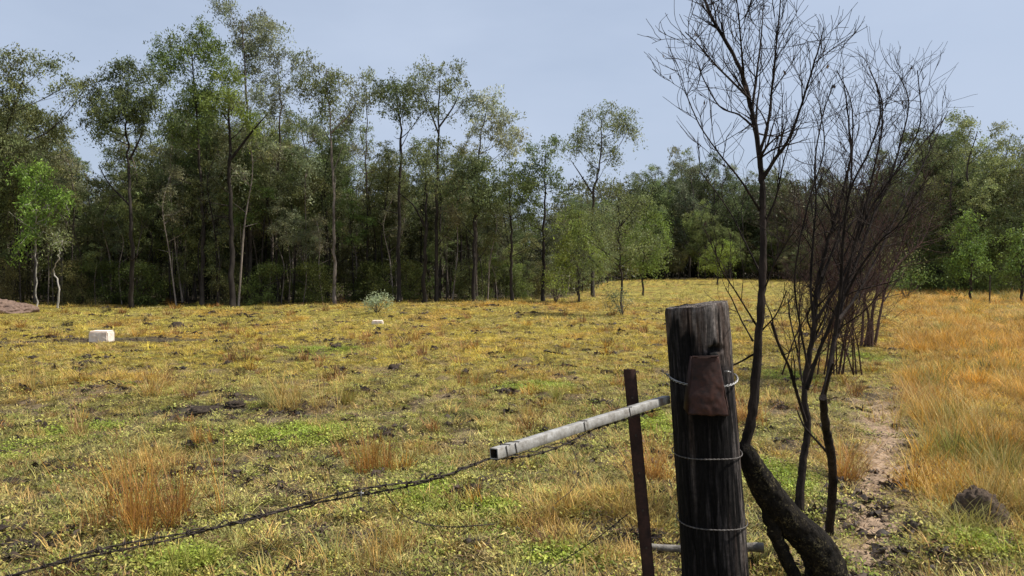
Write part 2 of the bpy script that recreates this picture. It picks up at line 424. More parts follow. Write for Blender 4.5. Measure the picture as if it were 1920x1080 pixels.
def build_turf():
    short = [clump('short_turf_clump', 34, 0.06, 0.036, 0.0034, 0.85, M_turf, 2, .35, .5, .22) for _ in range(4)]
    mid = [clump('dry_turf_clump', 30, 0.055, 0.11, 0.0035, 0.5, M_turf, 3, .35, .4, .08) for _ in range(4)]
    tall = [clump('tall_dry_clump', 34, 0.06, 0.27, 0.0035, 0.33, M_turf, 3, .30, .4, .06) for _ in range(4)]
    wd = [weed('broad_leaf_weed', 34, 0.07, M_turf) for _ in range(4)]
    lt = [litter('dead_leaf_litter', 16, 0.08, M_turf) for _ in range(4)]
    def go(name, protos, n, y0, y1, dens, sc, tint, label, cat, half=1.05, zs=1.0, farscale=0.0):
        x, y = sample_pts(n, y0, y1, half)
        z = zones(x, y); d = dens(x, y, z)
        k = (RNG.random(n) < d) & inside(x, y); x, y = x[k], y[k]; z = [q[k] for q in z]
        h = height(x, y); m = len(x)
        rot = np.stack([RNG.normal(0, .12, m), RNG.normal(0, .12, m), RNG.random(m) * 6.283], -1)
        s = sc * (0.65 + 0.7 * RNG.random(m)) * (1 + farscale * np.clip((y - 7) / 20, 0, 5))
        s3 = np.stack([s, s, s * zs * (1 / (1 + 0.6 * farscale * np.clip((y - 7) / 20, 0, 5)))], -1)
        scatter(name, protos, np.stack([x, y, h], -1), rot, s3, RNG.integers(0, len(protos), m), tint(x, y, z), label, cat)
        print(name, m)
    def jit(c, m, a=.3): return np.clip(c * (1 + a * (RNG.random((m, 1)) - .5) * 2) * (1 + .12 * (RNG.random((m, 3)) - .5)), 0.01, .8)
    def t_short(x, y, z):
        c = colour(x, y, z) * 1.1; m = len(x); r = RNG.random(m)[:, None]
        c = np.where(r < .30, STR * (.6 + .5 * RNG.random((m, 1))), c); c = np.where(r > .86, np.array([.12, .09, .04]), c); return jit(c, m)
    go('short_grass', short, 225000, 2.4, 34, lambda x, y, z: np.clip(1 - z[2] * 1.0 - z[3] * 1.6, 0.02, 1) * (.28 + .72 * sstep(.36, .56, fbm(x * 5.5, y * 5.5, 3, 161))), 1.0, t_short, 'short yellow green grass covering the paddock', 'grass', farscale=1.7)
    def t_mid(x, y, z):
        m = len(x); c = colour(x, y, z) * (.55 + .9 * fbm(x * 1.2, y * 1.2, 3, 151)[:, None]); r = RNG.random(m)[:, None]
        c = np.where(r < .5, c * 1.1, STR * .55 + ORG * .45); return jit(c, m)
    pat = lambda x, y, s: sstep(.5, .66, fbm(x * 1.6, y * 1.6, 3, s))
    go('dry_grass', mid, 66000, 2.6, 36, lambda x, y, z: np.clip((.06 + .8 * pat(x, y, 101) * (.35 + z[0]) + .8 * z[5] * (.5 + .5 * pat(x, y, 103))) * (1 - z[2] * 1.4).clip(0, 1) * (1 - z[3]) * (1 - .6 * z[1]), 0, 1), 1.0, t_mid, 'patchy dry straw grass standing above the turf', 'grass', farscale=1.0)
    def t_tall(x, y, z):
        m = len(x); r = RNG.random(m)[:, None]; pp = fbm(x * 1.5, y * 1.5, 3, 119)[:, None]; olv = sstep(.52, .64, fbm(x * 1.1 + 7, y * .8, 3, 123))[:, None]; c = np.where(r < .35 + .9 * (pp - .3), ORG * (.45 + 1.0 * pp), (STR * .5 + ORG * .5) * (.5 + .9 * pp)); c = np.where(RNG.random((m, 1)) < olv * .75, OLV * .6, c)
        c = np.where(z[1][:, None] * RNG.random((m, 1)) > .4, OLV, c); return jit(c, m)
    go('tall_orange_grass', tall, 54000, 3.6, 60, lambda x, y, z: np.clip(z[5] * (.06 + .75 * pat(x, y, 111)) * (1 - z[2] * 1.6).clip(0, 1) * (1 - .55 * (1 - sstep(4.2, 7, y))) * (1 - .5 * z[1]) * sstep(3.4, 5.5, y + 2 * pat(x, y, 5)), 0, 1), 1.0, t_tall, 'tall orange dry grass right of the dirt path', 'grass', farscale=.8)
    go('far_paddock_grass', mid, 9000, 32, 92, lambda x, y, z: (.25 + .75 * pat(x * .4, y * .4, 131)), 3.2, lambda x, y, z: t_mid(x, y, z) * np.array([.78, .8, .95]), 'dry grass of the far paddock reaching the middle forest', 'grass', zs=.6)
    def t_weed(x, y, z):
        m = len(x); c = np.where(RNG.random((m, 1)) < .35, GRN * .9, OLV * .9 + GRY * .2)
        bright = sstep(.5, .9, z[1])[:, None]; c = c * (1 - bright) + np.array([.30, .36, .055]) * bright; return jit(c, m, .35)
    go('broad_leaf_weeds', wd, 79000, 2.4, 13, lambda x, y, z: np.clip(.10 + 1.1 * sstep(.35, .85, z[1]), 0, 1) * (1 - z[2]).clip(0, 1) * (1 - .75 * z[5] * sstep(5, 7, y)), 1.0, t_weed, 'low green broad leaved weeds in the near grass', 'weeds')
    def t_lit(x, y, z):
        m = len(x); r = RNG.random((m, 1)); c = np.where(r < .4, np.array([.05, .038, .03]), np.where(r < .7, STR * 1.05, np.array([.2, .12, .07]))); return jit(c, m)
    go('leaf_litter', lt, 50000, 2.4, 16, lambda x, y, z: np.clip(.35 + .5 * z[2] + .3 * z[3], 0, 1) * (1 - .85 * pathmask(x, y)), 1.0, t_lit, 'dead leaves and straw bits scattered over the near ground', 'leaf litter')
build_turf()
def specks():
    pm = []
    for i in range(5):
        mb = MB()
        for _ in range(9):
            c = RNG.normal(0, .03, 3) * [1, 1, .2] + [0, 0, .012]; u, v, w = RNG.normal(0, .014, (3, 3)); mb.add([c + u, c + v, c - u, c - v, c + w], [[0, 1, 4], [1, 2, 4], [2, 3, 4], [3, 0, 4]])
        pm.append(mb.mesh('dark_crumb', M_turf))
    n = 8200; x, y = sample_pts(n, 2.8, 28); z = zones(x, y); k = (RNG.random(n) < .22 + .7 * sstep(.5, .62, fbm(x * 1.4, y * 1.4, 3, 141)) + z[3]) & inside(x, y) & (RNG.random(n) > z[5] * .8); x, y = x[k], y[k]; m = len(x)
    s = RNG.uniform(.35, 1.3, m) ** 1.3 * (1 + .035 * (y - 4)); c = np.array([.045, .032, .024]) * RNG.uniform(.5, 2.2, (m, 1))
    scatter('dark_crumbs', pm, np.stack([x, y, height(x, y)], -1), np.stack([np.zeros(m), np.zeros(m), RNG.random(m) * 6.28], -1), np.stack([s, s, s * .8], -1), RNG.integers(0, 5, m), c, 'dark crumbs of dung, bark and soil lying in the short grass', 'ground litter')
specks()
def small_tufts():
    pm = [clump('small_brown_tuft', 60, 0.045, 0.13, 0.004, 0.38, M_turf, 3, .25, .6, .25) for _ in range(5)]
    n = 2150; x, y = sample_pts(n, 3.2, 30); z = zones(x, y); k = (RNG.random(n) < (.25 + .75 * sstep(5.5, 10, y))) & (RNG.random(n) < .12 + .85 * sstep(.5, .62, fbm(x * .9, y * .6, 3, 171))) & inside(x, y) & (z[2] < .5) & (z[3] < .4) & (RNG.random(n) > z[5] * .7); x, y = x[k], y[k]; m = len(x)
    s = RNG.uniform(.45, 1.5, m) * (1 + .05 * (y - 4)); r = RNG.random((m, 1)); c = np.where(r < .6, np.array([.34, .17, .06]), np.where(r < .85, ORG * .8, np.array([.13, .11, .04]))) * RNG.uniform(.6, 1.2, (m, 1))
    scatter('small_brown_tufts', pm, np.stack([x, y, height(x, y)], -1), np.stack([RNG.normal(0, .1, m), RNG.normal(0, .1, m), RNG.random(m) * 6.28], -1), np.stack([s, s, s * RNG.uniform(.5, 1.2, m)], -1), RNG.integers(0, 5, m), c, 'many small brown dry tufts dotted over the short paddock grass', 'dry tufts')
small_tufts()

# ------------------------------------------------------------------ trees
def leaves(mb, C, size, droop=0.6, col=(0.07, 0.095, 0.035), cv=0.35, asp=0.34):
    n = len(C)
    d = RNG.normal(0, 1, (n, 3)); d[:, 2] -= droop * 1.6; d /= np.linalg.norm(d, axis=1)[:, None]
    r = RNG.normal(0, 1, (n, 3)); w = np.cross(d, r); w /= np.linalg.norm(w, axis=1)[:, None] + 1e-9
    l = size * (0.6 + 0.8 * RNG.random(n))[:, None]; ww = l * asp * 0.5
    V = np.stack([C - d * l * .5, C + w * ww, C + d * l * .5, C - w * ww], 1).reshape(-1, 3)
    Fc = np.arange(n * 4).reshape(n, 4)
    k = (1 - cv + 2 * cv * RNG.random(n))[:, None]; c = np.asarray(col) * k
    yl = RNG.random(n)[:, None] < .12; c = np.where(yl, c * np.array([1.5, 1.5, 1.2]), c)
    mb.add(V, Fc, np.repeat(c, 4, 0))
def crown_blob(wood, lv, start, r0, c, R, dens, size, col, droop, subr=0.32, nsub=None):
    """limb from start to c, twigs to sub clusters, leaves around them; R=(rx,ry,rz)"""
    start = np.asarray(start, float); c = np.asarray(c, float); R = np.asarray(R, float)
    dvec = c - start; L_ = np.linalg.norm(dvec)
    midp = start + dvec * .5 + np.array([0, 0, -.12 * L_]) * (1 if dvec[2] > 0 else 0) + RNG.normal(0, .05 * L_, 3)
    p = spline([start, midp, c], 7); wood.tube(p, np.linspace(r0, r0 * .35, 7), 5, cap=False)
    vol = R[0] * R[2] + R[1] * R[2]
    n = nsub or max(6, int(vol * 10.5 * dens))
    for i in range(n):
        u = RNG.normal(0, 1, 3); u /= np.linalg.norm(u); q = c + u * R * (RNG.random() ** .45) * .92
        s0 = p[RNG.integers(3, 7)]
        wood.tube(spline([s0, (s0 + q) / 2 + RNG.normal(0, .06, 3), q], 4), np.linspace(r0 * .3, .006, 4), 3, cap=False)
        sr = subr * (.45 + 1.1 * RNG.random() ** 1.5); cc = np.asarray(col) * (.68 + .64 * RNG.random()) * np.array([1 + .14 * (RNG.random() - .5), 1, 1])
        m = int(135 * dens ** .3 * (sr / .32) ** 2 * (.11 / size) ** 1.2 * (.6 + .8 * RNG.random())); ns = int(np.clip(m / 13, 3, 9)); out = (q - c) / (np.linalg.norm(q - c) + 1e-6)
        pts = []
        for _s in range(ns):                     # drooping leafy branchlets
            d = out * .7 + RNG.normal(0, .65, 3) + [0, 0, .25]; d /= np.linalg.norm(d); l = sr * RNG.uniform(.9, 2.0); t_ = RNG.random(max(4, int(m / ns))) ** .8
            a_ = q + RNG.normal(0, .3, 3) * sr; pts.append(a_ + d * (l * t_)[:, None] + np.array([0, 0, -.55])[None] * (l * t_ * t_)[:, None] + RNG.normal(0, .04 + .12 * sr, (len(t_), 3)))
            if _s < 2: wood.tube(np.array([q, a_ + d * l * .5 + [0, 0, -.14 * l], a_ + d * l + [0, 0, -.5 * l]]), [.008, .005, .003], 3, cap=False)
        leaves(lv, np.vstack(pts), size, droop, cc)
LEAF = {'olive': (0.172, 0.190, 0.076), 'dark': (0.118, 0.142, 0.056), 'grey': (0.21, 0.225, 0.130), 'bright': (0.20, 0.30, 0.055), 'mid': (0.145, 0.190, 0.052)}

def hero(name, label, base_px, Y, top, blobs, tr=0.10, leaf='olive', dens=1.0, size=.135, bark=None, mids=(), barkcol=1.0, group=None, cat='tree', stubs=4, tint=(1, 1, 1), extra=()):
    """base_px: x of the foot; top: (px,py) trunk end; blobs: (px,py,rx,ry) in photo pixels at depth Y"""
    s = Y / F; dens = dens * 1.35; size = size * .82
    b = at(base_px, 560, Y); b[2] = float(height(b[0], b[1])) - .05
    root = empty(name, b)
    path = [b] + [at(x, y, Y + RNG.normal(0, .3)) for x, y in mids] + [at(top[0], top[1], Y)]
    P = spline(path, 22) ; P[1:-1] += RNG.normal(0, .025, (20, 3)) * [1, 1, 0]
    P -= b
    wood = MB(); lv = MB()
    tr = tr * .74; rad = tr * (1 - .78 * np.linspace(0, 1, 22)) ; rad[0] *= 1.35
    wood.tube(P, rad, 9, cap=True, rough=.08)
    zs = P[:, 2]
    for (px, py, rx, ry) in blobs:
        c = at(px, py, Y) - b; rxm, rym = rx * s, ry * s
        c[1] += RNG.normal(0, .5) * min(1.2, rxm)
        hz = c[2] - rym * .6 - np.hypot(c[0] - np.interp(c[2], zs, P[:, 0]), 0) * .9
        k = int(np.clip(np.searchsorted(zs, hz), 5, 20))
        crown_blob(wood, lv, P[k], max(rad[k] * .55, .015), c, (rxm, rxm * .85, rym), dens, size, LEAF[leaf], .6)
    for _ in range(stubs):                       # bare side twigs on the lower trunk
        k = RNG.integers(4, 15); d = RNG.normal(0, 1, 3); d[2] = abs(d[2]) * .8 + .3; d /= np.linalg.norm(d); l = RNG.uniform(.5, 1.6)
        wood.tube(spline([P[k], P[k] + d * l * .5 + [0, 0, -.05], P[k] + d * l], 5), np.linspace(.022, .006, 5), 4, cap=False)
    for pp in extra:                             # traced limbs: list of px points
        q = np.array([at(x, y, Y) for x, y in pp]) - b; wood.tube(spline(q, 10), np.linspace(tr * .5, tr * .15, 10), 6)
    w = link('trunk', wood.mesh('trunk', bark or M_bark, True), root); w.color = (*(np.array([1, 1, 1]) * barkcol), 1)
    c = link('crown', lv.mesh('crown', M_leaf), root); c.color = (*tint, 1)
    tag(root, label, cat, group); return root

HL = 'tall gum trees along the edge of the left forest'
hero('gum_tree', 'broad leaning gum tree at the far left edge of the photo with arching crown', -60, 27, (45, 150),
     [(15, 130, 42, 26), (70, 118, 45, 20), (112, 148, 42, 22), (20, 190, 55, 38), (60, 235, 42, 34), (5, 275, 60, 45), (150, 172, 30, 16), (-60, 200, 60, 60), (-30, 330, 60, 40), (60, 290, 40, 22)], .14, 'olive', 1.0, mids=[(-50, 400), (5, 260)], group=HL)
hero('gum_tree', 'black straight gum trunk at left with a dense domed dark crown', 247, 27.6, (238, 165),
     [(235, 148, 36, 30), (262, 185, 42, 30), (215, 195, 42, 34), (240, 225, 58, 28), (292, 158, 24, 20), (188, 200, 24, 26), (280, 215, 34, 22), (225, 128, 24, 16), (180, 225, 20, 18)], .115, 'dark', 1.15, mids=[(246, 420), (240, 290)], barkcol=.55, group=HL,
     extra=[[(243, 385), (205, 345), (185, 310)], [(243, 300), (262, 260), (270, 230)]])
hero('gum_tree', 'tall gum tree with heavy stacked green crown left of the tallest tree', 378, 29, (360, 90),
     [(318, 85, 28, 28), (350, 115, 42, 32), (342, 165, 40, 32), (392, 88, 36, 32), (368, 60, 20, 16), (352, 210, 38, 32), (402, 150, 30, 30), (365, 248, 30, 24), (300, 110, 20, 16), (330, 250, 24, 20)], .12, 'mid', 1.15, mids=[(380, 420), (372, 260)], barkcol=.8, group=HL)
hero('gum_tree', 'gum with thick black trunk base and small light green crown under the tallest tree', 435, 27.9, (428, 165),
     [(424, 158, 36, 26), (452, 190, 32, 22), (402, 178, 26, 18), (458, 225, 20, 16), (418, 210, 24, 16)], .15, 'mid', 1.0, mids=[(433, 430), (430, 280)], barkcol=.5, tint=(1.25, 1.2, 1), group=HL, extra=[[(432, 300), (470, 250), (500, 215)]])
hero('gum_tree', 'tallest gum of the left forest with airy rounded crown touching the photo top', 470, 31, (455, 40),
     [(430, 18, 24, 22), (462, 22, 38, 26), (480, 62, 36, 30), (438, 58, 30, 26), (492, 92, 22, 20), (455, 95, 30, 16), (462, 130, 20, 14), (500, 62, 14, 18)], .12, 'grey', .85, mids=[(468, 400), (462, 200)], barkcol=1.3, group=HL)
hero('gum_tree', 'slim gum with thin see-through crown right of the tallest tree', 520, 31, (522, 115),
     [(522, 108, 32, 22), (503, 148, 32, 24), (550, 125, 22, 22), (538, 180, 34, 20), (505, 200, 26, 18)], .09, 'grey', .8, mids=[(518, 400), (525, 240)], group=HL)
hero('gum_tree', 'gum with smooth pale lower trunk and spreading open crown', 628, 29.5, (612, 130),
     [(585, 122, 28, 18), (618, 132, 28, 20), (642, 160, 26, 26), (600, 185, 32, 24), (662, 185, 22, 20), (625, 205, 24, 16), (572, 160, 22, 18)], .10, 'olive', .85, mids=[(627, 430), (622, 280)], barkcol=3.2, group=HL, extra=[[(620, 250), (655, 215), (670, 190)]])
hero('gum_tree', 'slender gum with sparse crown between the pale trunk and the twin crowns', 690, 32, (685, 160),
     [(682, 158, 24, 16), (695, 195, 28, 20), (665, 215, 24, 18)], .08, 'grey', .8, mids=[(688, 400)], group=HL)
hero('gum_tree', 'gum with flat dark green umbrella crown at the middle of the forest edge', 748, 29.5, (742, 165),
     [(738, 160, 34, 20), (716, 178, 28, 18), (765, 195, 36, 22), (795, 208, 24, 18), (740, 215, 30, 16)], .12, 'dark', 1.1, mids=[(748, 400), (752, 260)], barkcol=.6, group=HL)
hero('gum_tree', 'tall gum with fanned open crown, highest at the middle of the left forest', 818, 31, (825, 150),
     [(798, 138, 26, 18), (838, 128, 32, 14), (858, 158, 24, 18), (822, 172, 28, 16), (780, 160, 18, 16), (870, 185, 16, 14)], .12, 'olive', .95, mids=[(818, 420), (822, 260)], barkcol=.8, group=HL, extra=[[(822, 250), (800, 190), (790, 160)], [(822, 240), (850, 200), (862, 170)]])
hero('gum_tree', 'low forked dark gum trunk with thin crown below the fanned crown', 795, 29.5, (800, 300),
     [(780, 300, 34, 22), (822, 290, 34, 24), (800, 335, 36, 22)], .13, 'olive', .8, mids=[(797, 440)], barkcol=.5, group=HL, extra=[[(796, 425), (775, 385), (745, 360)]])
hero('gum_tree', 'pale feathery gum crown at the right shoulder of the left forest', 893, 31, (915, 190),
     [(905, 188, 28, 20), (935, 205, 30, 24), (955, 240, 24, 26), (905, 232, 34, 18), (950, 278, 24, 18), (880, 215, 20, 18), (925, 262, 28, 16), (968, 255, 12, 18)], .09, 'grey', .62, mids=[(893, 420), (897, 290)], barkcol=1.6, tint=(1.5, 1.45, 1.5), group=HL)
hero('gum_tree', 'dark bushy gum filling the forest edge below the pale feathery crown', 888, 29.8, (890, 300),
     [(890, 315, 44, 26), (870, 350, 44, 26), (925, 345, 36, 24), (900, 385, 44, 24)], .12, 'dark', 1.0, mids=[(889, 440)], barkcol=.6, group=HL)
hero('gum_tree', 'short dark gum at the right end of the left forest', 1018, 32, (1022, 290),
     [(1022, 282, 28, 18), (1000, 312, 30, 22), (1042, 272, 18, 16), (1040, 320, 24, 24), (1015, 350, 40, 24)], .12, 'dark', 1.1, mids=[(1020, 440)], barkcol=.6, tint=(1.1, 1.15, 1), group=HL)
hero('gum_tree', 'bushy gum with two rounded green heads left of the short dark gum', 960, 32, (955, 330),
     [(945, 328, 26, 18), (975, 345, 26, 20), (935, 370, 36, 26), (980, 385, 34, 26)], .10, 'mid', 1.0, mids=[(958, 440)], group=HL)
hero('gum_tree', 'lone slender gum leaning right with open crown against the sky', 1112, 36, (1128, 225),
     [(1105, 215, 24, 14), (1140, 208, 26, 12), (1170, 215, 18, 18), (1095, 245, 22, 16), (1150, 240, 26, 14), (1120, 275, 22, 16), (1140, 292, 18, 16), (1080, 275, 14, 12), (1178, 240, 10, 12), (1118, 310, 14, 12)], .13, 'olive', .72, mids=[(1111, 450), (1113, 360), (1124, 310)], barkcol=1.0, tint=(1.2, 1.2, 1.3), extra=[[(1115, 370), (1090, 330), (1070, 300)]], cat='tree')

# smaller named trees in front of the forest
hero('sapling_tree', 'bright green sapling with thin pale stem in front of the left forest', 68, 26.3, (66, 320), [(45, 318, 18, 12), (78, 338, 24, 16), (52, 368, 24, 16), (98, 385, 26, 16), (70, 415, 30, 16), (118, 375, 14, 12), (60, 440, 18, 10)], .035, 'bright', .75, .13, bark=M_barkpale, cat='tree', stubs=1)
hero('crooked_tree', 'crooked white barked thin trunk near the dirt mound', 108, 26, (106, 455), [(100, 440, 20, 12), (122, 452, 16, 10)], .045, 'olive', .5, bark=M_barkpale, mids=[(112, 540), (102, 508), (110, 480)], cat='tree', stubs=0)
hero('young_tree', 'young green gum with thin trunk standing forward in the paddock', 1166, 23.8, (1163, 360), [(1160, 365, 38, 26), (1125, 395, 36, 26), (1195, 400, 36, 28), (1150, 430, 48, 28), (1205, 450, 34, 28), (1110, 440, 36, 28), (1165, 470, 46, 22), (1095, 470, 24, 24)], .055, 'olive', .62, .09, mids=[(1165, 500), (1160, 430)], cat='tree', tint=(.95, 1.0, .9))
hero('bushy_tree', 'leafy lime green tree at the forest corner behind the pale shrub', 1085, 31, (1085, 400), [(1088, 405, 30, 22), (1065, 435, 32, 26), (1105, 450, 34, 26), (1075, 480, 40, 28), (1115, 500, 30, 22)], .07, 'mid', 1.0, cat='tree', tint=(1.3, 1.2, .9))
hero('bushy_tree', 'lime green bushy tree right of the young paddock gum', 1205, 40, (1208, 400), [(1210, 410, 28, 20), (1190, 440, 32, 24), (1225, 455, 26, 26), (1205, 485, 36, 22)], .08, 'mid', 1.0, cat='tree', tint=(1.15, 1.15, .9))
hero('round_tree', 'round bright green tree on a short trunk before the right forest', 1820, 31, (1822, 430), [(1818, 422, 13, 10), (1803, 445, 18, 14), (1833, 448, 18, 14), (1818, 474, 30, 16), (1797, 500, 18, 14), (1840, 500, 16, 14)], .075, 'mid', 1.25, cat='tree', tint=(.95, 1.05, .8))
hero('round_tree', 'bright green tree cut off by the right edge of the photo', 1915, 31, (1918, 440), [(1915, 440, 16, 12), (1897, 472, 18, 16), (1935, 475, 22, 18), (1905, 512, 26, 16), (1950, 515, 22, 16)], .075, 'mid', 1.25, cat='tree', tint=(.9, 1.0, .8))
hero('round_tree', 'small pale green tree seen between post and dead tree', 1345, 62, (1345, 455), [(1345, 460, 20, 12), (1332, 480, 20, 14), (1358, 482, 18, 14), (1345, 500, 22, 10)], .09, 'mid', 1.0, .14, cat='tree', tint=(1.5, 1.45, 1))

# prototypes for the trees filling the forest
def proto(name, h, crownfrac, cw, nb, leaf, dens, size=.12, tr=.085, barkcol=1.0, lean=.3):
    root = empty(name, (0, 0, -50))
    P = spline([(0, 0, -.1), (RNG.normal(0, lean * .5), RNG.normal(0, lean * .5), h * .4), (RNG.normal(0, lean), RNG.normal(0, lean), h * .72), (RNG.normal(0, lean), RNG.normal(0, lean), h * .97)], 16)
    wood = MB(); lv = MB(); tr = tr * .8; rad = tr * (1 - .8 * np.linspace(0, 1, 16)); wood.tube(P, rad, 7, rough=.08)
    for i in range(nb):
        f = 1 - crownfrac * (i / max(nb - 1, 1)) ** .9; z = h * f * RNG.uniform(.94, 1.0)
        r = cw * (.25 + .75 * math.sin(min(1, (1 - f) / crownfrac * .75 + .12) * math.pi)) * RNG.uniform(.4, 1); a = RNG.random() * 6.283
        c = np.array([P[-1][0] * f + r * math.cos(a), P[-1][1] * f + r * math.sin(a), z]); k = int(np.clip(np.searchsorted(P[:, 2], z - r * .9 - .4), 3, 14))
        br = cw * RNG.uniform(.32, .55); crown_blob(wood, lv, P[k], max(rad[k] * .5, .012), c, (br, br, br * .62), dens, size, LEAF[leaf], .6)
    for _ in range(5):
        k = RNG.integers(3, 11); d = RNG.normal(0, 1, 3); d[2] = abs(d[2]) * .7 + .4; d /= np.linalg.norm(d); l = RNG.uniform(.4, 1.5)
        wood.tube(spline([P[k], P[k] + d * l * .5, P[k] + d * l], 4), np.linspace(.02, .006, 4), 3, cap=False)
    w = link('trunk', wood.mesh('trunk', M_bark, True), root); w.color = (barkcol,) * 3 + (1,)
    link('crown', lv.mesh('crown', M_leaf), root)
    root['h'] = h; return root
TALL = [proto('forest_gum', 11, .32, 1.4, 8, 'olive', .8, barkcol=.7), proto('forest_gum', 12, .38, 1.5, 9, 'dark', .85, barkcol=.45), proto('forest_gum', 10, .40, 1.3, 8, 'olive', .75, barkcol=3.6),
        proto('forest_gum', 11, .38, 1.3, 7, 'grey', .7, barkcol=2.4), proto('forest_gum', 12, .46, 1.5, 10, 'mid', .65, barkcol=.5), proto('forest_gum', 10, .52, 1.4, 10, 'dark', .7, barkcol=.6)]
THIN = [proto('thin_forest_sapling', 6, .75, .8, 7, 'olive', .7, .10, .035), proto('thin_forest_sapling', 7, .7, .9, 8, 'dark', .7, .10, .04), proto('thin_forest_sapling', 5, .8, .8, 7, 'mid', .7, .10, .03, 1.8)]
WIDE = [proto('spreading_gum', 11, .68, 2.6, 16, 'olive', .75, .15, .15), proto('spreading_gum', 12, .62, 2.8, 16, 'dark', .8, .15, .15), proto('spreading_gum', 10, .72, 2.4, 14, 'grey', .75, .15, .13, 1.8)]
SHRUB = [proto('forest_shrub', 2.2, .9, .8, 6, 'olive', .9, .08, .02), proto('forest_shrub', 1.8, .9, .7, 5, 'mid', .9, .08, .02)]
POLE = [proto('thin_stem_gum', 9, .30, .7, 4, 'olive', .5, .12, .05, 1.3), proto('thin_stem_gum', 9, .38, .7, 5, 'dark', .5, .12, .06, .5), proto('thin_stem_gum', 8, .35, .6, 4, 'grey', .5, .12, .055, 5.0), proto('thin_stem_gum', 10, .28, .6, 4, 'grey', .45, .12, .05, 2.2)]
used = set()
def put(pr, x, y, h, label, cat, group, tint=None):
    if pr.name not in used: used.add(pr.name); o = pr
    else: o = copy_tree(pr)
    s = h / pr['h']; wd = s ** .6
    o.location = (x, y, float(height(x, y)) - .05); o.scale = (wd, wd, s); o.rotation_euler.z = RNG.random() * 6.283
    k = RNG.uniform(.75, 1.3); tt = tint or (1, 1, 1)
    for ch in o.children:
        if ch.name.startswith('crown'): ch.color = (tt[0] * k * RNG.uniform(.9, 1.15), tt[1] * k, tt[2] * k * .95, 1)
    if 'h' in o.keys() and o is not pr: del o['h']
    tag(o, label, cat, group); return o
SKY_L = ([-400, 0, 60, 130, 160, 190, 230, 300, 330, 400, 560, 640, 700, 760, 860, 900, 970, 985, 1010, 1060, 1100, 1180, 1250, 1300, 1400, 1500, 1560, 1640, 1700, 1760, 1850, 1920, 2300],
         [120, 130, 130, 190, 270, 260, 210, 180, 130, 110, 150, 170, 210, 220, 210, 250, 290, 330, 340, 320, 360, 330, 305, 290, 325, 335, 318, 295, 265, 240, 245, 250, 230])
def skyh(px, Y, add): return EYE + (500 - (np.interp(px, *SKY_L) + add)) * Y / F
MARKS = [(-40, 'the leaning gum at left'), (68, 'the bright green sapling'), (108, 'the crooked white trunk'), (150, 'the dirt mound side'), (195, 'the leafy edge shrub'), (247, 'the black straight trunk'), (310, 'the gap beside the black trunk'), (378, 'the heavy stacked crown'),
 (410, 'the small light crown'), (440, 'the thick black trunk'), (475, 'the tallest gum'), (520, 'the slim see-through gum'), (575, 'the gap before the pale trunk'), (628, 'the pale lower trunk'), (690, 'the slender sparse gum'), (722, 'the paddock sapling shrub'), (748, 'the flat umbrella crown'), (795, 'the forked dark trunk'), (825, 'the fanned crown'),
 (860, 'the bright little shrub'), (893, 'the pale feathery crown'), (930, 'the dark bushy gum'), (965, 'the two headed gum'), (1018, 'the short dark gum'), (1060, 'the pale round shrub'), (1085, 'the leafy corner tree'), (1112, 'the lone slender gum'), (1166, 'the young paddock gum'), (1210, 'the lime bushy tree'), (1250, 'the open paddock'), (1300, 'the thick post'),
 (1345, 'the small pale tree'), (1390, 'the bent dead tree'), (1430, 'the tall dead stem'), (1470, 'the gap between dead stems'), (1510, 'the dense dead shrub'), (1560, 'the wavy dead stem'), (1600, 'the dead thicket'), (1645, 'the farther dead shrub'), (1710, 'the dark edge bush'), (1775, 'the golden tussock'), (1822, 'the round green tree'), (1870, 'the gap between round trees'), (1915, 'the tree at right edge'), (2100, 'the right photo edge')]
def near_mark(px): return min(MARKS, key=lambda m: abs(m[0] - px))[1]
def fill(n, protos, d0, d1, x0, x1, a0, a1, label, cat, group, tint=None, mul=1.0, minsep=.7):
    pts = []
    tries = 0
    while len(pts) < n and tries < n * 40:
        tries += 1
        px = RNG.uniform(x0, x1); Y = float(forest_edge(px)) + RNG.uniform(d0, d1); X = (px - 960) / F * Y
        if any((X - a) ** 2 + (Y - b) ** 2 < minsep ** 2 for a, b in pts): continue
        pts.append((X, Y)); h = float(skyh(px, Y, RNG.uniform(a0, a1))) * mul
        q = int(RNG.integers(len(protos))); pr = protos[q]; tn = ['olive', 'dark leaved', 'pale trunked', 'grey leaved', 'green', 'deep green'][q]
        put(pr, X, Y, max(h, 1.5), '%s %s behind %s' % (tn, label, near_mark(px)), cat, group, tint)
fill(84, TALL, 1.0, 6, -300, 1050, 15, 220, 'gum in the first forest rows', 'tree', 'gum trees crowding the left forest')
fill(78, TALL, 6, 15, -350, 1070, 30, 190, 'gum deep in the left forest', 'tree', 'gum trees deep in the left forest')
fill(36, THIN, .4, 6, -250, 1080, 170, 330, 'thin sapling in the left forest', 'sapling', 'saplings under the left forest', minsep=.45)
fill(22, SHRUB, -.2, 1.8, -200, 1080, 425, 475, 'low shrub at the left forest foot', 'shrub', 'shrubs along the left forest edge', (.9, .8, .8))
fill(200, POLE, -.1, 8, -250, 1075, 70, 280, 'bare thin stemmed gum', 'tree', 'thin stemmed gums of the left forest', minsep=.3)
fill(46, WIDE, 0, 22, 1070, 1500, -10, 70, 'far spreading gum', 'tree', 'gum trees of the far middle forest', (.95, 1, 1.05), minsep=1.5)
fill(34, WIDE, -6, 3, 1080, 1520, 90, 165, 'low bushy gum at the far paddock edge', 'tree', 'bushy trees along the far paddock edge', (1.2, 1.2, 1.0), minsep=2)
fill(50, WIDE, 0, 16, 1480, 2200, -10, 80, 'spreading gum of the right forest', 'tree', 'gum trees of the right forest', minsep=1.3)
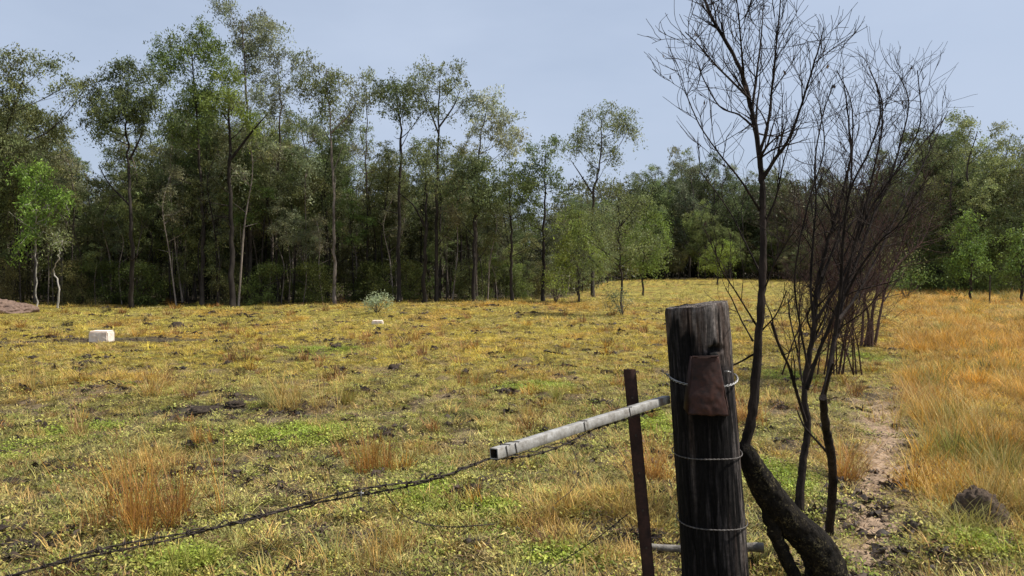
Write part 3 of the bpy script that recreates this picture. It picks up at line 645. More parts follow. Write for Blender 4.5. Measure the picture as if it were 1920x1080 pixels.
fill(50, THIN, -1, 4, 1480, 2100, 130, 250, 'sapling at the right forest front', 'sapling', 'saplings along the right forest', minsep=.8)
fill(30, SHRUB, -1, 1.5, 1480, 2100, 225, 290, 'low shrub at the right forest foot', 'shrub', 'shrubs along the right forest edge', minsep=.8)

# far wood behind everything reads as one mass
def far_wood():
    n = 1750; low = np.arange(n) >= 1050; px = RNG.uniform(-900, 2900, n); e = forest_edge(px)
    Y = e + np.where(px < 1070, RNG.uniform(15, 60, n), RNG.uniform(18, 70, n)); Y = np.where(low, e + RNG.uniform(4, 30, n), Y); X = (px - 960) / F * Y
    h = EYE + (500 - (np.interp(px, *SKY_L) + np.where(px < 1070, RNG.uniform(120, 280, n), RNG.uniform(60, 200, n)))) * Y / F; h = np.where(low, RNG.uniform(2.2, 5.0, n) * np.maximum(1, Y / 45), h)
    
    pm = []; hs = []
    for p in (TALL[4], TALL[5], WIDE[0], WIDE[1], THIN[1], SHRUB[0]):
        a = [c.data for c in p.children]; hs.append({TALL[4].name: 12., TALL[5].name: 10., WIDE[0].name: 11., WIDE[1].name: 12., THIN[1].name: 7., SHRUB[0].name: 2.2}[p.name])
        pm.append(a)
    # one source mesh per kind, trunk and crown joined
    protos = []
    for a in pm:
        V = []; Fs = []; Cc = []; mi = []; off = 0
        for k, me in enumerate(a):
            v = np.empty(len(me.vertices) * 3, np.float32); me.vertices.foreach_get('co', v); V.append(v.reshape(-1, 3))
            c = np.empty(len(me.vertices) * 4, np.float32); me.color_attributes['Col'].data.foreach_get('color', c); c = c.reshape(-1, 4)[:, :3]
            Cc.append(c if me.name.startswith('crown') else np.full_like(c, .06))
            li = np.empty(len(me.loops), np.int32); me.loops.foreach_get('vertex_index', li); li = li + off
            tl = np.empty(len(me.polygons), np.int32); me.polygons.foreach_get('loop_total', tl); ts = np.empty(len(me.polygons), np.int32); me.polygons.foreach_get('loop_start', ts)
            for q in (3, 4):
                s_ = ts[tl == q]
                if len(s_): Fs.append(li[s_[:, None] + np.arange(q)[None]])
            off += len(me.vertices)
        protos.append(mesh_np('far_tree', np.vstack(V), Fs, np.vstack(Cc), False, [M_leafi]))
    idx = np.where(low, np.where(RNG.random(n) < .8, 4, 5), RNG.integers(0, 4, n)); s = h / np.array(hs)[idx]
    P = np.stack([X, Y, height(X, Y) - .1], -1); rot = np.stack([np.zeros(n), np.zeros(n), RNG.random(n) * 6.28], -1)
    k = RNG.uniform(.6, 1.1, (n, 1)) * np.array([1, 1, 1.05]); k = np.where(low[:, None], k * np.array([.8, .72, .7]), k)
    scatter('far_wood', protos, P, rot, np.stack([np.where(low, s * 1.3, s ** .6 * 1.15), np.where(low, s * 1.3, s ** .6 * 1.15), s], -1), idx, k, 'mass of far gum forest closing the view behind the nearer trees', 'forest')
M_leafi = leaf_material('far_leaf', 0.25, instancer=True, rough=.5, spec=.3)
far_wood()

# ------------------------------------------------------------------ small shrubs in the paddock
def shrub(name, label, px, py, hpx, wpx, leaf, tint=(1, 1, 1), size=.06, n=9, cat='shrub', dens=1.0):
    g = G(px, py); s = g[1] / F; h = hpx * s; w = wpx * s * .5
    root = empty(name, g); wood = MB(); lv = MB()
    for i in range(n):
        a = RNG.random() * 6.283; r = w * math.sqrt(RNG.random()); z = h * RNG.uniform(.3, .9)
        q = np.array([r * math.cos(a), r * math.sin(a), z]); wood.tube(spline([(0, 0, -.02), q * [.4, .4, .5], q], 6), np.linspace(.014, .004, 6), 4, cap=False)
        m = int(90 * dens); pts = q + RNG.normal(0, 1, (m, 3)) * np.array([w * .28, w * .28, h * .13]); pts[:, 2] = np.abs(pts[:, 2]); leaves(lv, pts, size, .1, np.array(LEAF[leaf]) * RNG.uniform(.8, 1.25), asp=.4)
    link('stem', wood.mesh('stem', M_bark), root).color = (1.5, 1.4, 1.2, 1); c = link('foliage', lv.mesh('foliage', M_leaf), root); c.color = (*tint, 1)
    tag(root, label, cat); return root
shrub('grey_shrub', 'low grey green shrub just behind the small white block', 706, 590, 44, 46, 'grey', (1.5, 1.6, 1.6), .07, 10)
shrub('shrub', 'taller leafy sapling shrub behind the grey green shrub', 722, 562, 78, 50, 'mid', (.9, 1, 1), .08, 9)
shrub('pale_shrub', 'pale yellow green round shrub at the forest corner', 1041, 570, 66, 46, 'mid', (1.7, 1.55, 1.1), .07, 12)
shrub('weedy_bush', 'untidy grey bush round the foot of the young paddock gum', 1166, 590, 50, 46, 'grey', (1.0, 1.0, .9), .06, 7)
shrub('shrub', 'bright green little shrub at the foot of the middle forest', 857, 550, 24, 30, 'bright', (1.1, 1.1, 1.1), .07, 6)
shrub('shrub', 'leafy shrub at the forest edge beside the black straight trunk', 205, 566, 90, 70, 'mid', (1.1, 1.15, 1.2), .08, 10, dens=.7)
shrub('shrub', 'dark green bush left of the orange grass at the right forest', 1700, 560, 70, 90, 'mid', (.9, 1, .9), .09, 12)
shrub('thin_bush', 'sparse olive bush behind the dense dead shrub', 1650, 560, 120, 110, 'olive', (1.2, 1.1, 1.0), .09, 14)

# ------------------------------------------------------------------ grass tussocks (things)
def tussock(label, px, py, hpx, wpx, c1, c2, n=140, green=0.0, w=.0036):
    n = int(n * 1.7); wpx = wpx * 1.1; hpx = hpx * 1.1
    g = G(px, py); s = g[1] / F; h = hpx * s; r = wpx * s * .5
    nt_ = max(3, int(n / 28)); tc_ = RNG.normal(0, .42, (nt_, 2)) * r; th_ = 1 - .5 * np.clip(np.linalg.norm(tc_, axis=1) / (r + 1e-6), 0, 1) * RNG.random(nt_); ti = RNG.integers(0, nt_, n)
    rr = np.abs(RNG.normal(0, .11, n)) * r; a = RNG.random(n) * 6.283
    base = np.stack([tc_[ti, 0] + rr * np.cos(a), tc_[ti, 1] + rr * np.sin(a), np.full(n, -.02)], -1)
    hh = h * th_[ti] * (.22 + .9 * RNG.random(n) ** 1.1); lean = np.abs(RNG.normal(.08, .36, n)); long = RNG.random(n) < .08; hh = np.where(long, h * RNG.uniform(.8, 1.15, n), hh)
    V, q, tr, m = blade_verts(base, a + RNG.normal(0, .9, n), lean.clip(0, 1.2), hh, w * (.5 + .8 * RNG.random(n)) * max(1, g[1] / 8), 4, RNG.uniform(.05, .5))
    k = RNG.random((n, 1)); c = np.array(c1) * k + np.array(c2) * (1 - k); c *= (.45 + .9 * RNG.random((n, 1)))
    gm = RNG.random(n) < green; c[gm] = OLV * (.6 + .5 * RNG.random((gm.sum(), 1)))
    c = np.repeat(c, m, 0)
    o = link('grass_tussock', mesh_np('grass_tussock', V, [q, tr], c, False, [M_blade]), None, g)
    tag(o, label, 'grass tussock', 'grass tussocks in the paddock')
RO = (.36, .17, .065); OG = tuple(ORG * .9); ST = tuple(STR); DG = (.09, .10, .03); DK = (.07, .05, .03)
TUS = [('largest rusty orange tussock near the bottom left barbed wire', 265, 995, 175, 190, RO, OG, 420, .04),
 ('dark stubby tussock left of the largest orange tussock', 118, 955, 48, 60, DK, DG, 90, .3),
 ('straw tussock near the left edge below the white block', 60, 728, 62, 70, OG, ST, 120, .1),
 ('faint orange tussock above the largest orange tussock, on the left', 160, 815, 70, 90, RO, ST, 140, .1),
 ('thin straw tussock below and right of the white block', 288, 750, 75, 60, OG, ST, 110, .1),
 ('wide straw and green tussock in the middle left of the paddock', 560, 772, 100, 90, ST, OG, 240, .1),
 ('greyish green tuft on the left of the wide straw tussock', 520, 765, 75, 60, (.16, .2, .08), ST, 150, .5),
 ('compact tussock with dark green base right of the wide straw tussock', 650, 760, 52, 36, DG, OG, 130, .5),
 ('fine orange tussock above the barbed wire, middle of the photo', 700, 885, 95, 100, RO, OG, 200, .05),
 ('small orange tussock just below the small white block', 777, 640, 36, 34, RO, OG, 90, .1),
 ('orange tussock above the pale end of the metal rail', 880, 725, 50, 60, RO, OG, 120, .1),
 ('green tussock left of the rusty picket top', 1041, 752, 48, 28, DG, OLV, 110, .7),
 ('low straw tussock above the pale metal rail', 990, 780, 42, 50, OG, ST, 90, .1),
 ('orange brown tussock above the largest tussock, on its right', 376, 835, 50, 50, RO, OG, 110, .1),
 ('orange tussock standing behind the rusty picket, beside the post', 1222, 905, 120, 90, RO, OG, 220, .05),
 ('bright orange tuft glimpsed just right of the thick post', 1405, 790, 90, 70, RO, OG, 180, .05),
 ('broad pale straw tussock at the bottom centre of the photo', 700, 1075, 100, 230, OG, ST, 260, .1),
 ('fresh green tuft under the barbed wire at the bottom left', 340, 1085, 60, 130, GRN * 1.4, OLV, 200, .4),
 ('tiny dry tussock below the dirt mound', 40, 612, 32, 22, RO, OG, 60, .1),
 ('low dark tussock in the middle right of the paddock', 1050, 695, 22, 40, DK, RO, 60, .2),
 ('dry tussock behind the dead tree stem', 1360, 580, 40, 50, RO, OG, 90, .1),
 ('large golden tussock right of the dirt path', 1780, 800, 120, 210, ORG * 1.1, ST, 420, .1),
 ('green based tussock in front of the large golden tussock', 1800, 800, 60, 150, DG, OLV, 260, .6),
 ('golden tussock behind the brown termite mound', 1900, 960, 130, 140, OG, ST, 300, .1),
 ('dull green tussock in front of the brown termite mound', 1825, 1010, 85, 170, ST, OLV * .8, 340, .5),
 ('orange tussock left of the dirt path, right of the dead stems', 1590, 900, 120, 90, RO, OG, 200, .1),
 ('dark orange tussock beside the right side of the dirt path', 1720, 760, 90, 90, RO, OG, 200, .1),
 ('small dry tussock behind the pale rail end', 860, 690, 30, 30, RO, OG, 70, .1),
 ('dry stalky tussock at the far middle of the paddock', 1150, 640, 24, 40, RO, ST, 60, .1)]
for t_ in TUS: tussock(*t_)

# ------------------------------------------------------------------ clods, sticks, mounds
def lump_mesh(name, rx, ry, rz, seed, rough=.35, nu=26, nv=14, mat=None, freq=2.2):
    u = np.linspace(0, 2 * np.pi, nu, endpoint=False); v = np.linspace(0, np.pi * .62, nv)
    U, Vv = np.meshgrid(u, v); X = np.cos(U) * np.sin(Vv); Y = np.sin(U) * np.sin(Vv); Z = np.cos(Vv)
    P3 = lambda f, k: (fbm(X * f + 9 + k, Y * f + 9, 3, seed + k) + fbm(Y * f + 31, Z * f * 1.2 + 5 + k, 3, seed + k + 5) + fbm(Z * f * 1.2 + 50, X * f + 11, 3, seed + k + 9)) / 3 - .5
    d = 1 + rough * 2.6 * P3(freq * .8, 0) + rough * 1.0 * P3(freq * 3.5, 20) + rough * .45 * P3(freq * 11, 40)
    V = np.stack([X * rx * d, Y * ry * d, Z * rz * d], -1).reshape(-1, 3)
    i = np.arange(nv - 1)[:, None] * nu; j = np.arange(nu)[None]; F4 = np.stack([i + j, i + nu + j, i + nu + (j + 1) % nu, i + (j + 1) % nu], -1).reshape(-1, 4)
    return mesh_np(name, V, F4, np.ones((len(V), 3)), True, [mat])
def earth(name, c1, c2, sc=10):
    m, t, b = newmat(name, .95, .1); v = coords(t); n1 = noise(t, v, sc, 7, .75); t.links.new(ramp(t, n1, [(.32, c1), (.68, c2)]), b.inputs['Base Color']); bump(t, b, n1, 1.0, .03); return m
M_clod = earth('dark_clod', (.02, .015, .012), (.10, .075, .055), 30)
M_mound = earth('mound_soil', (.07, .045, .034), (.27, .185, .14), 11)
M_termite = earth('termite_soil', (.05, .036, .026), (.20, .145, .105), 38)
CL = [('dark flat clod near the forest, left of centre', 333, 608, 40, 14), ('long dark clod below the white block', 165, 685, 52, 10), ('dark clod on the short grass left of centre', 430, 684, 28, 9),
      ('small round black clod at the centre of the paddock', 814, 659, 18, 11), ('greyish brown clod at the centre of the paddock', 738, 698, 26, 11), ('black clod right of the barbed wire fork', 735, 935, 40, 15),
      ('black clod left of the barbed wire, lower left', 82, 922, 32, 12), ('brown clod beside the largest orange tussock', 178, 938, 26, 12), ('low black clod at the middle left', 890, 880 + 40, 30, 10),
      ('dark clod pile left of the weedy heap', 330, 785, 60, 12), ('rough weedy black heap at the middle left', 385, 775, 70, 14), ('black clod right end of the weedy heap', 440, 765, 46, 12),
      ('pair of dark clods under the middle tussocks', 450, 875, 50, 14), ('small dark clod below the middle clods', 480, 885, 20, 9), ('dark clod under the wide straw tussock', 560, 772, 36, 10),
      ('dark clod beyond the wide straw tussock', 530, 662, 26, 9), ('dark clod right of the beyond tussock', 630, 660, 26, 8), ('flat brown clod near the thick post', 1232, 646, 26, 6),
      ('brown clod near the bottom centre', 822, 1030, 34, 12), ('dark clod in the dirt path', 1645, 935, 26, 6), ('small clod near the dirt path start', 1690, 1065, 24, 8), ('dark clod on the left by the edge', 20, 1000 - 100, 40, 10)]
for i, (lb, px, py, w, h) in enumerate(CL):
    g = G(px, py); s = g[1] / F
    o = link('soil_clod', lump_mesh('soil_clod', w * s * .46, w * s * .38, h * s * .75, i * 7 + 3, .6, 34, 16, M_clod, 1.9), None, g); o.rotation_euler.z = RNG.normal(0, .4)
    tag(o, lb, 'clod', 'dark clods lying on the paddock')
def stick(label, p0, p1, r, lift=.02, mat=None):
    a, b = G(*p0), G(*p1); b = b - a; mb = MB(); P = spline([(0, 0, lift), b * .5 + [0, 0, lift + .01], b + [0, 0, lift]], 9); P[1:-1] += RNG.normal(0, r * .7, (7, 3)); mb.tube(P, np.linspace(r, r * .6, 9), 7, rough=.2)
    o = link('fallen_stick', mb.mesh('fallen_stick', mat or M_dead, True), None, a); tag(o, label, 'stick', 'fallen sticks on the paddock')
stick('dark fallen stick lying near the forest, left of centre', (442, 590), (488, 588), .035)
stick('dark fallen stick below the white block', (138, 682), (190, 688), .025)
stick('thin fallen stick at the foot of the right hand forest', (1560, 556), (1610, 552), .05)
stick('pale fallen branch at the middle forest edge', (640, 556), (700, 548), .05)
for lb, p0, p1, r in (('dark fallen limb in front of the pale lower trunk gum', (600, 560), (672, 556), .05), ('grey fallen branch between the black trunk and the tallest gum', (300, 566), (356, 570), .04), ('short fallen limb left of the fork trunked gum', (760, 555), (790, 551), .05),
    ('fallen branch right of the crooked white trunk', (140, 572), (205, 570), .045), ('grey fallen limb in front of the dark bushy gum', (868, 552), (930, 549), .045), ('thin broken stick left of the small white block', (596, 628), (622, 624), .015), ('small dark stick above the metal rail', (1020, 668), (1056, 671), .014)):
    stick(lb, p0, p1, r)
g = G(1855, 572); mb = MB(); mb.tube(np.array([[0, 0, -.1], [.01, 0, .5], [.0, 0, 1.15]]), [.03, .028, .025], 8, rough=.1)
tag(link('fence_post', mb.mesh('fence_post', M_bark, True), None, g), 'thin short grey post between the two round trees at right', 'post')
# horizontal grey stick passing behind the post
mb = MB(); P = np.array([at(1215, 1025, 3.75), at(1300, 1030, 3.72), at(1395, 1026, 3.68), at(1432, 1027, 3.66)]); o0 = P[0].copy()
mb.tube(spline(P - o0, 12), np.linspace(.017, .026, 12), 8, rough=.12)
M_greywood = bark_material('grey_weathered_wood', (.13, .115, .10), (.33, .30, .26), 25, .7, 1)
tag(link('fallen_branch', mb.mesh('fallen_branch', M_greywood, True), None, o0), 'short grey branch lying behind the foot of the thick post', 'stick')

g = G(5, 588); o = link('dirt_mound', lump_mesh('dirt_mound', 1.45, 1.3, .55, 4, .33, 110, 46, M_mound, 2.6), None, g + [-.62, 0, -.10]); tag(o, 'pinkish brown heap of dug earth at the left edge', 'dirt mound')
g = G(1836, 985); o = link('termite_mound', lump_mesh('termite_mound', .175, .13, .215, 12, .42, 96, 50, M_termite, 2.0), None, g + [0, 0, -.03]); tag(o, 'grey brown lumpy mound of earth in the tall grass at right', 'mound')

# ------------------------------------------------------------------ white blocks
def bevel_box(name, hx, hy, hz, bev, mat):
    import bmesh
    bm = bmesh.new(); bmesh.ops.create_cube(bm, size=2)
    for v in bm.verts: v.co.x *= hx * (1 - .03 * (v.co.z > 0)); v.co.y *= hy; v.co.z = v.co.z * hz + hz
    bmesh.ops.bevel(bm, geom=list(bm.edges), offset=bev, segments=2, affect='EDGES')
    bmesh.ops.subdivide_edges(bm, edges=[e for e in bm.edges if e.calc_length() > hx * .6], cuts=5, use_grid_fill=True)
    for v in bm.verts: v.co += Vector(RNG.normal(0, .0012, 3))
    me = bpy.data.meshes.new(name); bm.to_mesh(me); bm.free(); me.materials.append(mat); return me
m, t, b = newmat('salt_block', .8, .2); v = coords(t); n1 = noise(t, v, 9, 6, .7)
t.links.new(ramp(t, n1, [(.3, (.60, .45, .35)), (.6, (.80, .70, .60)), (.8, (.86, .80, .74))]), b.inputs['Base Color']); bump(t, b, n1, .4, .01); M_salt = m
for lb, px, py, hx, hz in (('larger cream white square block on the dark bare strip at left', 183, 641, .19, .125), ('smaller white block lying flat in the grass before the grey shrub', 706, 607, .15, .06)):
    g = G(px, py); e = empty('lick_block', g + [0, .15, -.02], .06); tag(e, lb, 'block', 'white blocks in the paddock')
    link('block_body', bevel_box('block_body', hx, hx * .8, hz, .02, M_salt), e)
    top = bevel_box('block_rim', hx * .9, hx * .72, .008, .004, M_salt); link('block_rim', top, e, (0, 0, hz * 2 - .004))

# ------------------------------------------------------------------ thick charred post
def build_post():
    Y = 3.2; top = at(1305, 571, Y); base = at(1345, 1150, Y); base[2] = -.25; base[0] = top[0] + (at(1342, 1080, Y)[0] - top[0]) * (top[2] - base[2]) / (top[2] - at(1342, 1080, Y)[2])
    root = empty('gate_post', (base[0], base[1], float(height(base[0], base[1])))); off = np.array(root.location)
    na, nzv = 220, 340; a = np.linspace(0, 2 * np.pi, na, endpoint=False); tz = np.linspace(0, 1, nzv)
    A, T = np.meshgrid(a, tz); Lh = top[2] - base[2]
    ca, sa = np.cos(A), np.sin(A)
    ux = A / (2 * np.pi) * 40
    fib = np.minimum(fbm(ux, T * 7, 4, 201), fbm(ux[:, ::-1] if False else 40 - ux, T * 7, 4, 201)) if False else fbm(ux + 2.5 * fbm(ux * .15, T * 3, 2, 7), T * 6, 4, 201)
    fib2 = fbm(ux * 3.2, T * 14, 3, 207)
    crack = sstep(.60, .70, fbm(ux * 1.3, T * 1.6, 3, 214))
    r = .1455 - .012 * T + .006 * (fbm(ca * 1.5 + 5, sa * 1.5 + T * 3, 3, 220) - .5) + .0035 * (fib - .5) * 2 + .002 * (fib2 - .5) * 2 - .010 * crack
    knot_a, knot_t = -np.pi / 2 + .28, (at(0, 650, Y)[2] - base[2]) / Lh     # burnt hollow above the plate
    da = (A - (knot_a % (2 * np.pi))); kn = np.exp(-((da * .135 / .035) ** 2 + ((T - knot_t) * Lh / .016) ** 2) ** 1.5); r = r - .022 * kn
    r *= 1 - .03 * sstep(.985, 1, T)
    cx = base[0] + (top[0] - base[0]) * T; cy = base[1] + T * 0
    X = cx + r * ca; Yy = cy + r * sa; Z = base[2] + T * Lh
    slant = (.018 * ca + .02 * sa * -0.2 + .010 * (fbm(ca * 3 + 4, sa * 3, 3, 230) - .5)) * sstep(.8, 1, T); Z = Z + slant
    V = np.stack([X, Yy, Z], -1).reshape(-1, 3)
    # masks: char amount (flat stain of burnt wood)
    zpix = 1080 - (Z - at(0, 1080, Y)[2]) / Y * F
    n = fbm(ca * 2.2 + T * 2, sa * 2.2 + T * 9, 4, 240)
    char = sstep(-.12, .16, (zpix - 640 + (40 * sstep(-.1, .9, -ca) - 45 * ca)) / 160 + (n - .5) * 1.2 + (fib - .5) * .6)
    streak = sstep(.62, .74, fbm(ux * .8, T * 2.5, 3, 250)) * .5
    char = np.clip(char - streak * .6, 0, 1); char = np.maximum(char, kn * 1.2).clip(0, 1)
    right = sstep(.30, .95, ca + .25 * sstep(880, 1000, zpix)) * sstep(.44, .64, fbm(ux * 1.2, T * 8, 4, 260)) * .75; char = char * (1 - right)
    grey = np.array([.15, .128, .115]); brown = np.array([.068, .048, .039]); blk = np.array([.006, .0052, .0052])
    w = sstep(.35, .65, fib)[..., None]; c = brown * (1 - w) + grey * w * (.7 + .7 * fib2[..., None])
    c = c * (1 - .75 * crack[..., None]); c = c * (1 - char[..., None]) + blk * (1 + 5.0 * sstep(.56, .8, fib2 * .6 + .4 * fbm(ux * .5, T * 4, 3, 288))[..., None]) * char[..., None]
    i = np.arange(nzv - 1)[:, None] * na; j = np.arange(na)[None]; F4 = np.stack([i + j, i + (j + 1) % na, i + na + (j + 1) % na, i + na + j], -1).reshape(-1, 4)
    # weathered end grain on top, rings inwards
    nr = 14; Vt = []; ct = []
    ring = V[-na:].reshape(na, 3); cen = ring.mean(0)
    Fs = [F4]; prev = (nzv - 1) * na; VV = [V]; CC = [c.reshape(-1, 3)]; cnt = len(V)
    for k in range(1, nr + 1):
        f = 1 - k / (nr + .5); q = cen + (ring - cen) * f; rad = .004 * (fbm(a * 6, a * 0 + k * .4, 3, 270) - .5) - .006 * sstep(.6, .7, vnoise(a * 4, a * 0, 281)) * (1 - abs(f - .5)); q = q.copy(); q[:, 2] += rad * 2 - .003
        VV.append(q); CC.append(np.tile(np.array([.13, .11, .095]) * (.7 + .5 * (k % 2)), (na, 1))); cur = cnt; jj = np.arange(na)
        Fs.append(np.stack([prev + jj, prev + (jj + 1) % na, cur + (jj + 1) % na, cur + jj], -1)); prev = cur; cnt += na
    VV.append(cen[None]); CC.append(np.array([[.08, .07, .06]])); jj = np.arange(na); Fs.append(np.stack([prev + jj, prev + (jj + 1) % na, np.full(na, cnt)], -1))
    F4s = np.vstack(Fs[:-1]); m, t, b = newmat('charred_post_wood', .88, .12)
    at_ = N(t, 'ShaderNodeAttribute', attribute_name='Col'); v = coords(t, (1, 1, .07)); n1 = noise(t, v, 150, 6, .75); n2 = noise(t, coords(t), 60, 5, .7)
    cc = mixc(t, at_.outputs['Color'], ramp(t, n1, [(.3, .3), (.5, .9), (.72, 2.3)]), 1.0, 'MULTIPLY'); cc = mixc(t, cc, ramp(t, n2, [(.35, .6), (.7, 1.35)]), 1.0, 'MULTIPLY')
    t.links.new(cc, b.inputs['Base Color']); bump(t, b, n1, .9, .004)
    me = mesh_np('post_body', np.vstack(VV) - off, [F4s, Fs[-1]], np.vstack(CC), True, [m]); link('post_body', me, root)
    tag(root, 'thick round timber gate post, grey at the top and charred black below', 'post')
    ctr = lambda z: np.array([base[0] + (top[0] - base[0]) * (z - base[2]) / Lh, base[1], z])
    return root, off, ctr
post, POFF, pctr = build_post()
def metal(name, c1, c2, sc, rough=.55, met=.3, b_=.5):
    m, t, b = newmat(name, rough, .4); b.inputs['Metallic'].default_value = met; v = coords(t); n1 = noise(t, v, sc, 7, .7); n2 = noise(t, v, sc * .22, 4, .6)
    c = ramp(t, n1, [(.3, c1), (.7, c2)]); c = mixc(t, c, tuple(x * .4 for x in c1), ramp(t, n2, [(.45, 0.), (.75, .8)])); t.links.new(c, b.inputs['Base Color']); bump(t, b, n1, b_, .003); return m
M_rust = metal('rusty_iron', (.020, .009, .007), (.060, .025, .018), 45, .85, .15)
M_rust2 = metal('dark_rusty_plate', (.010, .0045, .004), (.070, .023, .013), 26, .7, .2)
M_wire = metal('galvanised_wire', (.22, .21, .20), (.46, .45, .44), 80, .45, .5)
M_oldwire = metal('weathered_wire', (.06, .05, .045), (.20, .18, .165), 60, .65, .4)
M_barb = metal('dark_barbed_wire', (.025, .02, .017), (.09, .065, .05), 60, .75, .3)
# wires round the post: children of the post would not stay if cut; they are wound tightly, so parts
def loop(zc, rr, tilt, wr, mat, a0=0, a1=2 * np.pi, name='wire_loop'):
    a = np.linspace(a0, a1, 72); c = pctr(zc); mb = MB()
    for ph in (0, np.pi):
        tw = a * 26 + ph
        P = np.stack([c[0] + (rr + wr * .8 * np.cos(tw)) * np.cos(a), c[1] + (rr + wr * .8 * np.cos(tw)) * np.sin(a), zc + tilt * np.cos(a) + wr * .9 * np.sin(tw) + .004 * np.sin(a * 3)], -1)
        a_f = np.linspace(a0, a1, 400); P = np.stack([np.interp(a_f, a, P[:, i]) for i in range(3)], -1)
        tw = a_f * 26 + ph; r_ = rr + wr * .8 * np.cos(tw)
        P = np.stack([c[0] + r_ * np.cos(a_f), c[1] + r_ * np.sin(a_f), zc + tilt * np.cos(a_f) + wr * .9 * np.sin(tw) + .003 * np.sin(a_f * 3)], -1)
        mb.tube(P - POFF, wr, 5)
    return link(name, mb.mesh(name, mat, True), post)
z713 = at(0, 716, 3.07)[2]
loop(at(0, 862, 3.06)[2], .1475, .002, .0016, M_oldwire); loop(at(0, 994, 3.06)[2], .1495, -.001, .0017, M_oldwire)
# the upper galvanised tie: sags to the plate from both sides
c = pctr(z713); mb = MB(); aa = np.linspace(np.pi * .96, np.pi * 2.04, 120); rr = .1475
for ph in (0, np.pi):
    tw = aa * 24 + ph; zz = z713 + .010 - .026 * np.sin(aa - np.pi).clip(0) + .0035 * np.sin(tw)
    r_ = rr + .003 * np.cos(tw) + .018 * np.sin(aa - np.pi).clip(0) ** 2 ; mb.tube(np.stack([c[0] + r_ * np.cos(aa), c[1] + r_ * np.sin(aa), zz], -1) - POFF, .0023, 6)
aa = np.linspace(.04 * np.pi, .96 * np.pi, 60); mb.tube(np.stack([c[0] + rr * np.cos(aa), c[1] + rr * np.sin(aa), z713 + .002 + 0 * aa], -1) - POFF, .0023, 6)
e0 = np.array([c[0] - rr, c[1] - .02, z713 + .01]) - POFF; mb.tube(spline([e0, e0 + [-.018, -.01, .012], e0 + [-.03, -.012, .022]], 6), .0025, 5)
link('tie_wire', mb.mesh('tie_wire', M_wire, True), post)
mb = MB(); sc_ = pctr(at(0, 705, 3.05)[2]) - POFF      # small pale staple near the plate's upper right
a = np.radians(-58); q = sc_ + np.array([.150 * math.cos(a), .150 * math.sin(a), .012]); mb.tube(spline([q + [-.016, -.008, .004], q + [-.004, -.016, .006], q + [.012, 0, .0]], 8), .003, 7)
link('staple', mb.mesh('staple', M_wire, True), post)
mb = MB(); mb.tube(spline([sc_ + [-.03, -.17, .045], sc_ + [0, -.176, .048], sc_ + [.03, -.17, .045]], 6), .002, 5)

# rusty plate hanging on the tie: trapezoid pocket, with folded side
def plate():
    Yp = 3.035; P = lambda x, y, d=0.0: at(x, y, Yp + d)
    tl, tr_, bl, br = P(1298, 669, .015), P(1346, 668, .012), P(1290, 776, -.018), P(1366, 780, -.012)
    sr, br2 = P(1351, 702, .02), P(1372, 768, .07); org = (tl + tr_) / 2
    root = empty('metal_plate', org)
    nu, nv = 24, 34; U, Vv = np.meshgrid(np.linspace(0, 1, nu), np.linspace(0, 1, nv))
    A = (tl * (1 - U[..., None]) + tr_ * U[..., None]) * (1 - Vv[..., None]) + (bl * (1 - U[..., None]) + br * U[..., None]) * Vv[..., None]
    A[..., 1] += -.012 * np.sin(U * np.pi) + (.003 + .012 * Vv) * (fbm(U * 4, Vv * 5, 3, 301) - .5); A[..., 0] += .006 * (fbm(Vv * 9, U * 0, 2, 302) - .5)
    A[..., 2] += .012 * (fbm(U * 6, Vv * 0 + 3, 2, 305) - .5) * Vv
    B = A + np.array([0, .0045, 0]); n = nu * nv; i = np.arange(nv - 1)[:, None] * nu; j = np.arange(nu - 1)[None]
    Fa = np.stack([i + j, i + nu + j, i + nu + j + 1, i + j + 1], -1).reshape(-1, 4); Fb = Fa[:, ::-1] + n
    edge = np.concatenate([np.arange(nu), np.arange(1, nv) * nu + nu - 1, (nv - 1) * nu + np.arange(nu - 2, -1, -1), np.arange(nv - 2, 0, -1) * nu]); e2 = np.roll(edge, -1)
    Fe = np.stack([edge, e2, e2 + n, edge + n], -1)
    me = mesh_np('front_sheet', np.vstack([A.reshape(-1, 3), B.reshape(-1, 3)]) - org, np.vstack([Fa, Fb, Fe]), np.ones((2 * n, 3)), True, [M_rust2]); link('front_sheet', me, root)
    for nm, quad in (('side_sheet', [tr_ + [.0015, .001, 0], br + [.0015, .001, 0], br2 + [0, .03, 0], sr + [0, .03, 0]]), ('side_sheet', [tl - [.0015, 0, 0], bl - [.0015, 0, 0], bl + [-.002, .075, .01], tl + [-.002, .05, 0]])):
        q = np.array(quad); mb = MB(); mb.addm(np.vstack([q, q + [.003, .003, 0]]) - org, [np.array([[0, 1, 2, 3], [7, 6, 5, 4], [0, 4, 5, 1], [1, 5, 6, 2], [2, 6, 7, 3], [3, 7, 4, 0]])]); link(nm, mb.mesh(nm, M_rust2), root)
    mb = MB(); mb.tube(spline([tl + [0, -.004, .001], (tl + tr_) / 2 + [0, -.017, .002], tr_ + [0, -.004, .001]], 8) - org, .0032, 6); link('top_fold', mb.mesh('top_fold', M_rust, True), root)
    tag(root, 'rusty trapezoid metal plate hung on the wire of the thick post', 'metal plate')
plate()

